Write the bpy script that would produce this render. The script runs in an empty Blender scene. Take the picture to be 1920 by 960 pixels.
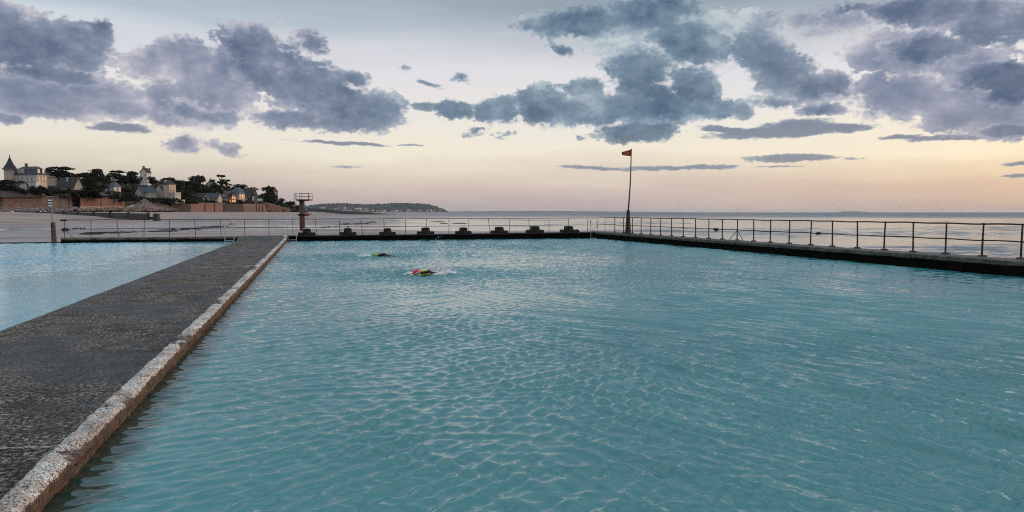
import bpy, bmesh, math, random
import numpy as np
from mathutils import Vector, Matrix

R = math.radians
scene = bpy.context.scene
COL = scene.collection
rng = random.Random(7)

# ------------------------------------------------------------------ camera
YAW = R(15.2)                       # heading, clockwise from +Y (the walkway runs along +Y)
F = 1371.0                          # focal length in px of a 1920 px wide frame
PITCH = math.atan(82.0 / F)
CAM = Vector((0.0, 0.0, 1.83))
FWD = Vector((math.sin(YAW) * math.cos(PITCH), math.cos(YAW) * math.cos(PITCH), -math.sin(PITCH)))
RGT = Vector((math.cos(YAW), -math.sin(YAW), 0.0))
UPV = RGT.cross(FWD)
HF = Vector((math.sin(YAW), math.cos(YAW), 0.0))

cd = bpy.data.cameras.new('camera')
cam = bpy.data.objects.new('camera', cd)
COL.objects.link(cam)
cam.location = CAM
cam.rotation_euler = (R(90) - PITCH, 0, -YAW)
cd.sensor_width = 36.0
cd.lens = F / 1920 * 36.0
cd.clip_start = 0.1
cd.clip_end = 200000
scene.camera = cam
scene.view_settings.view_transform = 'Standard'
scene.view_settings.look = 'None'
scene.view_settings.gamma = 1.0
scene.view_settings.exposure = 0.12
scene.view_settings.use_curve_mapping = False
scene.cycles.max_bounces = 6
scene.cycles.volume_bounces = 0
scene.cycles.use_denoising = False
scene.cycles.filter_width = 1.1
scene.cycles.sample_clamp_direct = 2.0
scene.cycles.sample_clamp_indirect = 2.0


def ray(px, py):
    return FWD * F + RGT * (px - 960) + UPV * (480 - py)


def at_d(px, py, D):                # a point at horizontal depth D from the viewpoint
    d = ray(px, py)
    return CAM + d * (D / d.dot(HF))


def at_z(px, py, z):
    d = ray(px, py)
    return CAM + d * ((z - CAM.z) / d.z)


def at_y(px, Y):                    # azimuth of px, on the line y = Y
    d = ray(px, 398)
    t = (Y - CAM.y) / d.y
    return CAM.x + d.x * t


def at_x(px, X):
    d = ray(px, 398)
    t = (X - CAM.x) / d.x
    return CAM.y + d.y * t


def azel(px, py):
    d = ray(px, py).normalized()
    return math.degrees(math.atan2(d.x, d.y)), math.degrees(math.asin(d.z))


# ------------------------------------------------------------------ node helpers
class NT:
    def __init__(s, tree):
        s.t = tree
        s.n = tree.nodes
        s.l = tree.links

    def node(s, kind, **kw):
        n = s.n.new(kind)
        for k, v in kw.items():
            setattr(n, k, v)
        return n

    def put(s, sock, v):
        if isinstance(v, bpy.types.NodeSocket):
            s.l.new(v, sock)
        elif v is not None:
            if sock.type == 'RGBA' and len(v) == 3:
                v = (*v, 1)
            sock.default_value = v

    def math(s, op, a, b=None, c=None, clamp=False):
        n = s.node('ShaderNodeMath', operation=op, use_clamp=clamp)
        for i, v in enumerate((a, b, c)):
            if v is not None:
                s.put(n.inputs[i], v)
        return n.outputs[0]

    def vmath(s, op, a, b=None):
        n = s.node('ShaderNodeVectorMath', operation=op)
        s.put(n.inputs[0], a)
        if b is not None:
            s.put(n.inputs[1], b)
        return n.outputs[0]

    def noise(s, vec, scale, detail=4, rough=0.55, dist=0.0, lac=2.0):
        n = s.node('ShaderNodeTexNoise')
        s.put(n.inputs['Vector'], vec)
        n.inputs['Scale'].default_value = scale
        n.inputs['Detail'].default_value = detail
        n.inputs['Roughness'].default_value = rough
        n.inputs['Distortion'].default_value = dist
        n.inputs['Lacunarity'].default_value = lac
        return n

    def step(s, v, a, b, lo=0.0, hi=1.0):
        n = s.node('ShaderNodeMapRange', interpolation_type='SMOOTHSTEP')
        s.put(n.inputs[0], v)
        s.put(n.inputs[1], a)
        s.put(n.inputs[2], b)
        s.put(n.inputs[3], lo)
        s.put(n.inputs[4], hi)
        return n.outputs[0]

    def mix(s, f, a, b, blend='MIX'):
        n = s.node('ShaderNodeMix', data_type='RGBA', blend_type=blend)
        s.put(n.inputs[0], f)
        s.put(n.inputs[6], a)
        s.put(n.inputs[7], b)
        return n.outputs[2]

    def ramp(s, v, stops, interp='LINEAR'):
        n = s.node('ShaderNodeValToRGB')
        s.put(n.inputs[0], v)
        e = n.color_ramp.elements
        n.color_ramp.interpolation = interp
        while len(e) < len(stops):
            e.new(0.5)
        for i, (p, c) in enumerate(stops):
            e[i].position = p
            e[i].color = (*c, 1) if len(c) == 3 else c
        return n.outputs[0]

    def mapping(s, vec, loc=(0, 0, 0), rot=(0, 0, 0), scale=(1, 1, 1), kind='POINT'):
        n = s.node('ShaderNodeMapping', vector_type=kind)
        s.put(n.inputs[0], vec)
        n.inputs['Location'].default_value = loc
        n.inputs['Rotation'].default_value = rot
        n.inputs['Scale'].default_value = scale
        return n.outputs[0]

    def bump(s, height, strength=1.0, dist=0.01, normal=None):
        n = s.node('ShaderNodeBump')
        s.put(n.inputs['Height'], height)
        n.inputs['Strength'].default_value = strength
        n.inputs['Distance'].default_value = dist
        if normal is not None:
            s.put(n.inputs['Normal'], normal)
        return n.outputs[0]


# ------------------------------------------------------------------ sky
SUN_AZ, SUN_EL = 82.0, 6.0          # degrees, azimuth clockwise from +Y
world = bpy.data.worlds.new('World')
scene.world = world
world.use_nodes = True
W = NT(world.node_tree)
W.n.clear()
SKY_STRENGTH = 0.1
geo = W.node('ShaderNodeTexCoord')
sep = W.node('ShaderNodeSeparateXYZ')
W.put(sep.inputs[0], geo.outputs['Generated'])
az = W.math('MULTIPLY', W.math('ARCTAN2', sep.outputs[0], sep.outputs[1]), 180 / math.pi)
el = W.math('MULTIPLY', W.math('ARCSINE', sep.outputs[2]), 180 / math.pi)
cmb = W.node('ShaderNodeCombineXYZ')
W.put(cmb.inputs[0], az)
W.put(cmb.inputs[1], el)
V = cmb.outputs[0]
ns = W.node('ShaderNodeTexSky', sky_type='NISHITA')
ns.sun_disc = False
ns.sun_elevation = R(SUN_EL)
ns.sun_rotation = R(SUN_AZ)
ns.air_density = 1.2
ns.dust_density = 2.0
# high veil of thin cloud, colour over elevation
veil_stops = [
    (0.0, (.465, .395, .400)), (0.006, (.485, .413, .413)), (0.029, (.590, .490, .445)), (0.051, (.69, .605, .515)), (0.08, (.83, .77, .645)),
    (0.11, (.80, .765, .69)), (0.147, (.76, .735, .72)), (0.184, (.71, .70, .745)), (0.22, (.60, .62, .68)), (0.25, (.43, .50, .57)),
    (0.28, (.33, .405, .48)), (0.33, (.36, .45, .55)), (0.45, (.36, .45, .56)), (0.78, (.38, .46, .56)), (1.0, (.95, 1.02, 1.10))]  # unseen overhead: dark belt for ripple contrast, zenith brightened to light the scene
elf = W.math('DIVIDE', el, 56.0, clamp=True)
vn = W.noise(W.mapping(V, scale=(.05, .35, 1)), 1.0, 4, .55)
elw = W.math('ADD', elf, W.math('MULTIPLY', W.math('SUBTRACT', vn.outputs[0], .5), .075), clamp=True)
veil = W.ramp(elw, veil_stops)
# warm towards the sun, low down
toward = W.step(az, 22, 62)
low = W.step(el, 9, 0.5)
warm = W.math('MULTIPLY', W.math('MULTIPLY', toward, low), .9)
veil = W.mix(warm, veil, W.mix(1.0, veil, (1.28, 1.08, .78), 'MULTIPLY'))
# bluer clear patch high at the western-left side
leftblue = W.math('MULTIPLY', W.step(az, 0, -22), W.step(el, 8, 16))
veil = W.mix(W.math('MULTIPLY', leftblue, .6), veil, W.mix(1.0, veil, (.95, 1.12, 1.16), 'MULTIPLY'))
midgrey = W.math('MULTIPLY', W.step(az, 4, 22), W.math('MULTIPLY', W.step(el, 10, 16), W.step(el, 20, 16.5)))
veil = W.mix(W.math('MULTIPLY', midgrey, .6), veil, W.mix(1.0, veil, (.70, .70, .70), 'MULTIPLY'))
dim = W.math('MULTIPLY', W.step(az, 8, -16), W.step(el, 9, 1))
veil = W.mix(W.math('MULTIPLY', dim, .8), veil, W.mix(1.0, veil, (.84, .88, .90), 'MULTIPLY'))
nis = W.vmath('MULTIPLY', ns.outputs[0], (1.0, 1.0, 1.0))
base = W.mix(0.93, nis, W.mix(1.0, veil, (10.4, 10.3, 10.2), 'MULTIPLY'))

# cumulus banks: centre and half-size in the frame's pixels, turned into azimuth and elevation
DARK = [      # nearer, slate-coloured cloud
    (40, 80, 130, 60, 0, 1), (150, 90, 78, 52, 0, 1), (10, 32, 48, 34, 0, 1), (190, 62, 34, 34, 0, .9), (110, 138, 90, 22, 8, .9), (20, 222, 36, 13, 0, .85),
    (470, 72, 64, 33, 0, .85), (578, 80, 54, 34, 20, .64), (520, 128, 96, 58, 25, 1), (600, 180, 110, 58, 15, 1), (640, 224, 118, 25, 0, 1),
    (704, 206, 54, 40, 0, 1), (668, 145, 34, 17, 0, .9), (570, 226, 110, 20, 0, 1), (738, 200, 28, 20, 0, .75), (400, 218, 80, 18, 0, .75), (345, 205, 50, 26, 0, .7),
    (350, 268, 46, 24, 5, .68), (418, 279, 54, 17, 14, .62), (755, 125, 17, 12, 0, .52), (870, 146, 22, 13, 0, .58),
    (850, 206, 38, 20, 0, 1), (930, 204, 58, 27, 0, 1), (1020, 196, 58, 40, 0, 1), (1110, 204, 110, 36, 0, 1), (1200, 140, 66, 66, 0, 1),
    (1225, 195, 90, 34, 0, 1), (1303, 172, 52, 52, 15, 1), (1340, 205, 52, 20, 0, 1), (1190, 248, 90, 20, 0, 1), (1386, 208, 26, 20, 0, .85), (1090, 168, 50, 20, 0, .9),
    (895, 245, 32, 13, -20, .48), (945, 250, 32, 13, 0, .48), (1085, 253, 16, 9, 0, .48),
    (1110, 42, 136, 34, 0, 1), (1220, 24, 105, 40, 0, 1), (1005, 48, 52, 16, 0, .85), (1300, 78, 110, 44, 15, 1), (1425, 100, 100, 46, 22, 1),
    (1490, 150, 88, 42, 18, 1), (1565, 162, 50, 24, 0, .85), (1420, 48, 60, 40, 0, .7), (1450, 190, 62, 20, 0, .75), (1545, 204, 70, 14, 0, .75),
    (1050, 95, 34, 14, 25, .6), (1135, 130, 16, 28, -20, .5),
    (1740, 22, 140, 34, 6, 1), (1860, 42, 110, 52, 0, 1), (1740, 92, 90, 34, 0, .95), (1600, 14, 70, 18, 0, .6), (1870, 142, 90, 30, 0, 1), (1915, 168, 80, 34, 0, 1),
    (1890, 246, 90, 16, 0, .85),
]
LIGHT = [     # farther, paler lilac cloud behind it
    (20, 165, 130, 50, 0, 1), (135, 180, 150, 42, 0, 1), (225, 203, 70, 22, 0, 1), (60, 204, 90, 20, 0, .9),
    (285, 118, 60, 32, -10, 1), (345, 115, 72, 46, 0, 1), (395, 180, 92, 56, 0, 1), (320, 190, 60, 44, 0, .9), (425, 130, 55, 56, 0, .9), (350, 215, 110, 22, 0, .9),
    (1230, 215, 110, 26, 0, .8), (1160, 90, 70, 50, 0, .6),
    (1700, 120, 90, 34, 0, .7), (1720, 182, 130, 44, 0, 1), (1830, 212, 130, 42, 0, 1), (1890, 240, 90, 26, 0, 1), (1640, 160, 66, 26, 0, .75), (1530, 180, 70, 26, 0, .6),
    (1660, 100, 90, 46, 0, .85), (1560, 40, 110, 36, 0, .62), (1810, 120, 120, 36, 0, .8), (1330, 50, 120, 46, 0, .5),
]
STREAK = [
    (222, 239, 62, 9, 0, .95), (640, 268, 120, 4, 2, .75), (800, 156, 34, 6, 15, .6), (800, 200, 34, 9, 0, .8), (765, 273, 30, 3, 0, .6),
    (1475, 247, 150, 11, -2, 1), (1500, 238, 76, 15, 0, 1), (1590, 240, 50, 9, 0, .9), (1360, 243, 60, 7, 8, .8), (1490, 296, 84, 8, 0, 1), (1280, 314, 140, 5, 0, .75), (1120, 315, 90, 4, 4, .6),
    (1600, 298, 22, 4, 0, .5), (1450, 313, 60, 3, 0, .5), (1690, 257, 44, 5, 0, .75), (1790, 259, 100, 6, 0, .9), (1915, 308, 46, 5, 0, .8), (1915, 330, 40, 4, 0, .75), (640, 314, 40, 4, 0, .45),
]
wn1 = W.noise(V, .32, 4, .6)
wn2 = W.noise(V, 1.4, 4, .6)
w1 = W.vmath('SUBTRACT', wn1.outputs[1], (.5, .5, .5))
w2 = W.vmath('SUBTRACT', wn2.outputs[1], (.5, .5, .5))
VW = W.vmath('ADD', W.vmath('ADD', V, W.vmath('MULTIPLY', w1, (1.7, 1.0, 0))), W.vmath('MULTIPLY', w2, (.8, .6, 0)))
VS = W.vmath('ADD', W.vmath('ADD', V, W.vmath('MULTIPLY', w1, (1.6, .35, 0))), W.vmath('MULTIPLY', w2, (.9, .32, 0)))
GROW = 1.5


def envelope(blobs, vec, soft=.10):
    env = None
    for (bx, by, rx, ry, rot, st) in blobs:
        a0, e0 = azel(bx, by)
        a1, _ = azel(bx + rx, by)
        _, e1 = azel(bx, by - ry)
        m = W.mapping(vec, (a0, e0, 0), (0, 0, R(-rot)), ((a1 - a0) * GROW, (e1 - e0) * GROW, 1), 'TEXTURE')
        g = W.node('ShaderNodeTexGradient', gradient_type='SPHERICAL')
        W.put(g.inputs[0], m)
        v = g.outputs['Fac'] if 'Fac' in g.outputs else g.outputs[1]
        if st != 1:
            v = W.math('MULTIPLY', v, st)
        if env is None:
            env = v
        else:
            n = W.node('ShaderNodeMath', operation='SMOOTH_MAX')
            W.put(n.inputs[0], env)
            W.put(n.inputs[1], v)
            n.inputs[2].default_value = soft
            env = n.outputs[0]
    return env


env_d = envelope(DARK, VW)
env_l = envelope(LIGHT, VW)
env_s = envelope(STREAK, VS, .05)
VD = W.mapping(V, scale=(1, 1.5, 1))
# the rest of the sky, outside the framed strip, has broken cloud as well
gen = W.noise(VD, .075, 6, .6)
outside = W.math('MAXIMUM', W.step(el, 16.5, 21), W.math('MAXIMUM', W.step(az, 52, 58), W.step(az, -21, -27)))
outside = W.math('MULTIPLY', outside, W.step(el, 1.5, 5))
genv = W.math('MULTIPLY', W.step(gen.outputs[0], .52, .76), W.math('MULTIPLY', outside, .5))
env_l = W.math('MAXIMUM', env_l, genv)


def voro(vec, sc):
    n = W.node('ShaderNodeTexVoronoi', feature='SMOOTH_F1', voronoi_dimensions='2D')
    W.put(n.inputs['Vector'], vec)
    n.inputs['Scale'].default_value = sc
    n.inputs['Smoothness'].default_value = .3
    n.inputs['Randomness'].default_value = 1.0
    return n.outputs['Distance']


def centred(n, k):
    return W.math('MULTIPLY', W.math('SUBTRACT', n, .5), k)


f1 = W.noise(VD, .95, 8, .62, .1)
f3 = W.noise(VD, 3.2, 6, .68)
b1 = W.noise(VD, .34, 6, .58)
b2 = W.noise(W.vmath('ADD', VD, (.8, .9, 0)), .34, 6, .58)
VP_ = W.vmath('ADD', VD, W.vmath('MULTIPLY', w2, (.9, .9, 0)))
pf = W.math('ADD', W.math('MULTIPLY', W.math('SUBTRACT', .45, voro(VP_, .62)), .26), W.math('MULTIPLY', W.math('SUBTRACT', .45, voro(VP_, 1.8)), .20))
rough_d = W.math('ADD', W.math('ADD', centred(f1.outputs[0], .56), centred(b1.outputs[0], .32)), W.math('ADD', centred(f3.outputs[0], .36), pf))
VL = W.vmath('ADD', VD, (53, 29, 0))
g1 = W.noise(VL, .8, 8, .62, .1)
g2 = W.noise(VL, .28, 5, .58)
rough_l = W.math('ADD', W.math('ADD', centred(g1.outputs[0], .56), centred(g2.outputs[0], .36)), W.math('ADD', centred(f3.outputs[0], .32), W.math('MULTIPLY', pf, .9)))


def density(env, rough, k=1.08):
    gate = W.step(env, .02, .24)
    return W.math('ADD', W.math('MULTIPLY', env, k), W.math('MULTIPLY', rough, gate))


soft_edge = W.step(g2.outputs[0], .35, .65, .10, .34)      # some rims crisp, others ragged
dd = density(env_d, rough_d)
dl = density(env_l, rough_l)
st1 = W.noise(W.mapping(V, scale=(.9, 3.2, 1)), 1.0, 8, .66)
st2 = W.noise(W.mapping(V, scale=(.22, 1.6, 1)), 1.0, 6, .6)
ds = W.math('ADD', W.math('MULTIPLY', env_s, 1.15), W.math('MULTIPLY', W.math('ADD', centred(st1.outputs[0], .85), centred(st2.outputs[0], .7)), W.step(env_s, .0, .22)))
a_d = W.step(dd, .26, W.math('ADD', .26, soft_edge))
a_l = W.step(dl, .24, W.math('ADD', .24, soft_edge))
a_s = W.step(ds, .22, .48)
relief = W.math('ADD', W.math('MULTIPLY', pf, .75), W.math('ADD', W.math('MULTIPLY', W.math('SUBTRACT', b1.outputs[0], b2.outputs[0]), .8), W.math('ADD', centred(f1.outputs[0], .30), centred(f3.outputs[0], .08))))
big = W.noise(W.vmath('ADD', VD, (37, 11, 0)), .18, 5, .55)
bigc = centred(big.outputs[0], 1.7)
sh_d = W.math('SUBTRACT', W.math('ADD', W.math('ADD', W.math('MULTIPLY', W.step(dd, .30, .72), .50), .26), bigc), relief, clamp=True)
sh_l = W.math('SUBTRACT', W.math('ADD', W.math('ADD', W.math('MULTIPLY', W.step(dl, .28, .85), .50), .22), bigc), relief, clamp=True)
STOPS = [(0, (.58, .56, .60)), (.28, (.38, .395, .475)), (.6, (.195, .235, .325)), (1, (.090, .13, .21))]
STOPS_L = [(0, (.57, .545, .59)), (.3, (.375, .385, .47)), (.65, (.235, .265, .36)), (1, (.145, .188, .285))]


def tint(c):
    c = W.mix(W.math('MULTIPLY', W.math('MULTIPLY', W.step(az, -2, 12), W.step(az, 42, 28)), .9), c, W.mix(1.0, c, (.84, 1.02, .98), 'MULTIPLY'))
    c = W.mix(W.math('MULTIPLY', W.step(el, 7.5, 3), .65), c, W.mix(.40, c, (.46, .39, .40)))
    return W.mix(1.0, c, (10, 10, 10), 'MULTIPLY')


col_d = tint(W.ramp(sh_d, STOPS))
col_l = tint(W.ramp(sh_l, STOPS_L))
sky = W.mix(W.math('MULTIPLY', a_s, .9), base, tint(W.ramp(W.step(ds, .15, .75, .25, .8), STOPS)))
sky = W.mix(W.math('MULTIPLY', a_l, .95), sky, col_l)
sky = W.mix(W.math('MULTIPLY', a_d, .96), sky, col_d)

bg = W.node('ShaderNodeBackground')
W.put(bg.inputs[0], sky)
bg.inputs[1].default_value = SKY_STRENGTH
out = W.node('ShaderNodeOutputWorld')
W.l.new(bg.outputs[0], out.inputs[0])
world.cycles.sampling_method = 'MANUAL'
world.cycles.sample_map_resolution = 1024

# ------------------------------------------------------------------ sun
sl = bpy.data.lights.new('sun', 'SUN')
sl.energy = 2.0
sl.angle = R(20)
sl.color = (1.0, .66, .42)
sun = bpy.data.objects.new('sun', sl)
COL.objects.link(sun)
sd = Vector((math.sin(R(SUN_AZ)) * math.cos(R(SUN_EL)), math.cos(R(SUN_AZ)) * math.cos(R(SUN_EL)), math.sin(R(SUN_EL))))
sun.rotation_euler = sd.to_track_quat('Z', 'Y').to_euler()


# ------------------------------------------------------------------ materials
def mat(name, color, rough=.7, noise=None, bump=None, metal=0.0, spec=.35, coord='Object'):
    """noise: (scale, second colour, lo, hi[, detail]); bump: (scale, distance)"""
    m = bpy.data.materials.new(name)
    m.use_nodes = True
    N = NT(m.node_tree)
    p = N.n['Principled BSDF']
    p.inputs['Roughness'].default_value = rough
    p.inputs['Metallic'].default_value = metal
    p.inputs['Specular IOR Level'].default_value = spec
    tc = N.node('ShaderNodeTexCoord').outputs[coord] if coord != 'Position' else N.node('ShaderNodeNewGeometry').outputs['Position']
    c = None
    if noise:
        layers = noise if isinstance(noise, list) else [noise]
        c = (*color, 1)
        for L in layers:
            nz = N.noise(tc, L[0], L[4] if len(L) > 4 else 5, .6)
            c = N.mix(N.step(nz.outputs[0], L[2], L[3]), c, (*L[1], 1))
        N.put(p.inputs['Base Color'], c)
    else:
        p.inputs['Base Color'].default_value = (*color, 1)
    if bump:
        nz = N.noise(tc, bump[0], 6, .65)
        N.put(p.inputs['Normal'], N.bump(nz.outputs[0], 1.0, bump[1]))
    return m


M = {}
M['steel'] = mat('galvanised_steel', (.42, .42, .42), .35, (14, (.25, .22, .2), .5, .7), metal=.6)
M['dark_metal'] = mat('dark_painted_metal', (.02, .019, .018), .55, [(9, (.10, .045, .02), .56, .72)], (60, .002))
M['rust_metal'] = mat('rusty_dark_metal', (.022, .02, .018), .6, [(6, (.16, .075, .03), .55, .70)], (60, .002))
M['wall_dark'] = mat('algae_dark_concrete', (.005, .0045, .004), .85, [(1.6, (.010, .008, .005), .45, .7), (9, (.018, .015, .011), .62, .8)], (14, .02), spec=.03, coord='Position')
M['coping'] = mat('weathered_coping', (.10, .095, .08), .85, [(2.2, (.05, .045, .035), .42, .62), (22, (.30, .29, .25), .58, .70), (5, (.16, .12, .07), .6, .75)], (30, .012), coord='Position')
M['ledge_top'] = mat('wet_ledge_concrete', (.035, .03, .03), .5, [(3, (.07, .055, .05), .45, .7)], (18, .01), coord='Position')
M['block'] = mat('starting_block_concrete', (.022, .020, .016), .8, [(4, (.08, .075, .06), .52, .72), (18, (.02, .02, .016), .5, .7)], (20, .012), spec=.15)
M['white_paint'] = mat('white_paint', (.8, .8, .78), .5, (10, (.55, .53, .5), .6, .75))
M['black_paint'] = mat('black_paint', (.02, .02, .02), .5)
M['wood_post'] = mat('weathered_timber', (.10, .062, .045), .85, [(5, (.045, .03, .024), .45, .65)], (25, .01))
M['grey_pole'] = mat('dull_grey_pole', (.24, .21, .19), .55, (8, (.14, .11, .09), .5, .7))
M['orange_flag'] = mat('orange_flag_cloth', (.42, .025, .02), .8)
M['yellow_flag'] = mat('yellow_flag_cloth', (.42, .12, .02), .8)
M['red_paint'] = mat('red_paint', (.30, .032, .022), .5, (6, (.16, .03, .024), .5, .7))
M['tower_concrete'] = mat('tower_concrete', (.12, .085, .075), .85, [(1.5, (.05, .042, .04), .42, .65), (6, (.2, .12, .1), .6, .78)], (8, .03))
M['tower_dark'] = mat('tower_slab_concrete', (.035, .032, .032), .8, (3, (.07, .06, .055), .5, .7))
M['neoprene'] = mat('black_neoprene', (.012, .012, .014), .35)
M['skin'] = mat('skin', (.52, .30, .22), .5)
M['hair'] = mat('hair', (.04, .025, .02), .6)
M['lime'] = mat('lime_silicone', (.15, .52, .07), .35)
M['pinkred'] = mat('red_silicone', (.65, .05, .09), .35)
M['yellow'] = mat('yellow_vinyl', (.80, .52, .02), .35)
M['goggle'] = mat('dark_goggle_lens', (.01, .012, .02), .1)
M['foam'] = mat('white_foam', (.8, .82, .84), .6)


# ------------------------------------------------------------------ mesh helpers
class MB:
    def __init__(s):
        s.v = []
        s.f = []
        s.mi = []
        s.cur = 0

    def add(s, verts, faces):
        o = len(s.v)
        s.v += [tuple(v) for v in verts]
        s.f += [tuple(i + o for i in f) for f in faces]
        s.mi += [s.cur] * len(faces)
        return s

    def hexa(s, p):                 # 8 points: bottom ring 0-3, top ring 4-7
        return s.add(p, [(3, 2, 1, 0), (4, 5, 6, 7), (0, 1, 5, 4), (1, 2, 6, 5), (2, 3, 7, 6), (3, 0, 4, 7)])

    def box(s, x0, y0, z0, x1, y1, z1):
        return s.hexa([(x0, y0, z0), (x1, y0, z0), (x1, y1, z0), (x0, y1, z0), (x0, y0, z1), (x1, y0, z1), (x1, y1, z1), (x0, y1, z1)])

    def tube(s, pts, r, n=8, cap=True):
        pts = [Vector(p) for p in pts]
        rs = r if isinstance(r, (list, tuple)) else [r] * len(pts)
        vs, fs = [], []
        up = Vector((0, 0, 1))
        prev = None
        for i, p in enumerate(pts):
            t = (pts[min(i + 1, len(pts) - 1)] - pts[max(i - 1, 0)]).normalized()
            if prev is None:
                a = t.cross(up)
                if a.length < .05:
                    a = t.cross(Vector((1, 0, 0)))
            else:
                a = prev - t * prev.dot(t)
            a.normalize()
            prev = a
            b = t.cross(a)
            for k in range(n):
                q = 2 * math.pi * k / n
                vs.append(p + (a * math.cos(q) + b * math.sin(q)) * rs[i])
        for i in range(len(pts) - 1):
            for k in range(n):
                k2 = (k + 1) % n
                fs.append((i * n + k, i * n + k2, (i + 1) * n + k2, (i + 1) * n + k))
        if cap:
            fs.append(tuple(range(n))[::-1])
            fs.append(tuple((len(pts) - 1) * n + k for k in range(n)))
        return s.add(vs, fs)

    def ball(s, c, r, nu=10, nv=7, sq=(1, 1, 1)):
        vs, fs = [], []
        for j in range(nv + 1):
            th = math.pi * j / nv
            for i in range(nu):
                ph = 2 * math.pi * i / nu
                vs.append((c[0] + r * sq[0] * math.sin(th) * math.cos(ph), c[1] + r * sq[1] * math.sin(th) * math.sin(ph), c[2] + r * sq[2] * math.cos(th)))
        for j in range(nv):
            for i in range(nu):
                i2 = (i + 1) % nu
                fs.append((j * nu + i, (j + 1) * nu + i, (j + 1) * nu + i2, j * nu + i2))
        return s.add(vs, fs)

    def build(s, name, mats, parent=None, smooth=False):
        me = bpy.data.meshes.new(name)
        me.from_pydata(s.v, [], s.f)
        for m_ in (mats if isinstance(mats, (list, tuple)) else [mats]):
            me.materials.append(m_)
        if any(s.mi):
            me.polygons.foreach_set('material_index', s.mi)
        bm = bmesh.new()
        bm.from_mesh(me)
        bmesh.ops.recalc_face_normals(bm, faces=bm.faces)
        bm.to_mesh(me)
        bm.free()
        if smooth:
            me.polygons.foreach_set('use_smooth', [True] * len(me.polygons))
        me.update()
        o = bpy.data.objects.new(name, me)
        COL.objects.link(o)
        if parent is not None:
            o.parent = parent
        return o


def grid_mesh(name, P, m, mask=None, smooth=True):
    """P: (rows, cols, 3) numpy points"""
    nr, nc = P.shape[:2]
    me = bpy.data.meshes.new(name)
    idx = np.arange(nr * nc).reshape(nr, nc)
    q = np.stack([idx[:-1, :-1], idx[:-1, 1:], idx[1:, 1:], idx[1:, :-1]], -1).reshape(-1, 4)
    if mask is not None:
        q = q[mask.reshape(-1)]
    me.vertices.add(nr * nc)
    me.vertices.foreach_set('co', P.reshape(-1).astype(np.float32))
    me.loops.add(q.size)
    me.loops.foreach_set('vertex_index', q.reshape(-1).astype(np.int32))
    me.polygons.add(len(q))
    me.polygons.foreach_set('loop_start', np.arange(0, q.size, 4, dtype=np.int32))
    me.polygons.foreach_set('loop_total', np.full(len(q), 4, dtype=np.int32))
    me.update(calc_edges=True)
    me.validate()
    if smooth:
        me.polygons.foreach_set('use_smooth', np.ones(len(me.polygons), dtype=bool))
    me.materials.append(m)
    o = bpy.data.objects.new(name, me)
    COL.objects.link(o)
    return o


def tag(o, label=None, cat=None, group=None, kind=None):
    if label:
        o['label'] = label
    if cat:
        o['category'] = cat
    if group:
        o['group'] = group
    if kind:
        o['kind'] = kind
    return o


def thing(name, label, cat, loc=(0, 0, 0), rz=0.0, group=None):
    o = bpy.data.objects.new(name, None)
    COL.objects.link(o)
    o.empty_display_size = .2
    o.location = loc
    o.rotation_euler = (0, 0, rz)
    return tag(o, label, cat, group)


def copy_tree(o, parent=None):
    c = o.copy()
    COL.objects.link(c)
    if parent is not None:
        c.parent = parent
    for ch in list(o.children):
        copy_tree(ch, c)
    return c


def hash2(ix, iy, seed):
    h = (ix.astype(np.int64) * 374761393 + iy.astype(np.int64) * 668265263 + seed * 974634777) & 0xffffffff
    h = ((h ^ (h >> 13)) * 1274126177) & 0xffffffff
    return ((h ^ (h >> 16)) & 0xffff) / 65535.0


def vnoise(x, y, seed=0):
    ix, iy = np.floor(x), np.floor(y)
    fx, fy = x - ix, y - iy
    fx, fy = fx * fx * (3 - 2 * fx), fy * fy * (3 - 2 * fy)
    a, b = hash2(ix, iy, seed), hash2(ix + 1, iy, seed)
    c, d = hash2(ix, iy + 1, seed), hash2(ix + 1, iy + 1, seed)
    return (a * (1 - fx) + b * fx) * (1 - fy) + (c * (1 - fx) + d * fx) * fy


def fbm(x, y, octv=4, seed=0, gain=.5):
    s, a, t = 0, 1.0, 0
    for k in range(octv):
        s = s + a * vnoise(x * 2 ** k + 17.3 * k, y * 2 ** k - 9.1 * k, seed + k)
        t += a
        a *= gain
    return s / t


def sstep(x, a, b):
    t = np.clip((x - a) / (b - a), 0, 1)
    return t * t * (3 - 2 * t)


# ------------------------------------------------------------------ beach and sea
POOL_Y = 48.2                       # front of the far wall
WALK_X0, CURB_X0, CURB_X1 = -4.42, -1.79, -1.60
WALL_X = 19.2
SEA_Z = -1.15
HEAD = math.degrees(YAW)

PXW = np.array([-400, 0, 150, 300, 420, 500, 570, 620])     # distance of the sea wall's foot over px
RW = np.array([430, 430, 470, 540, 620, 720, 860, 1100])


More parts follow.
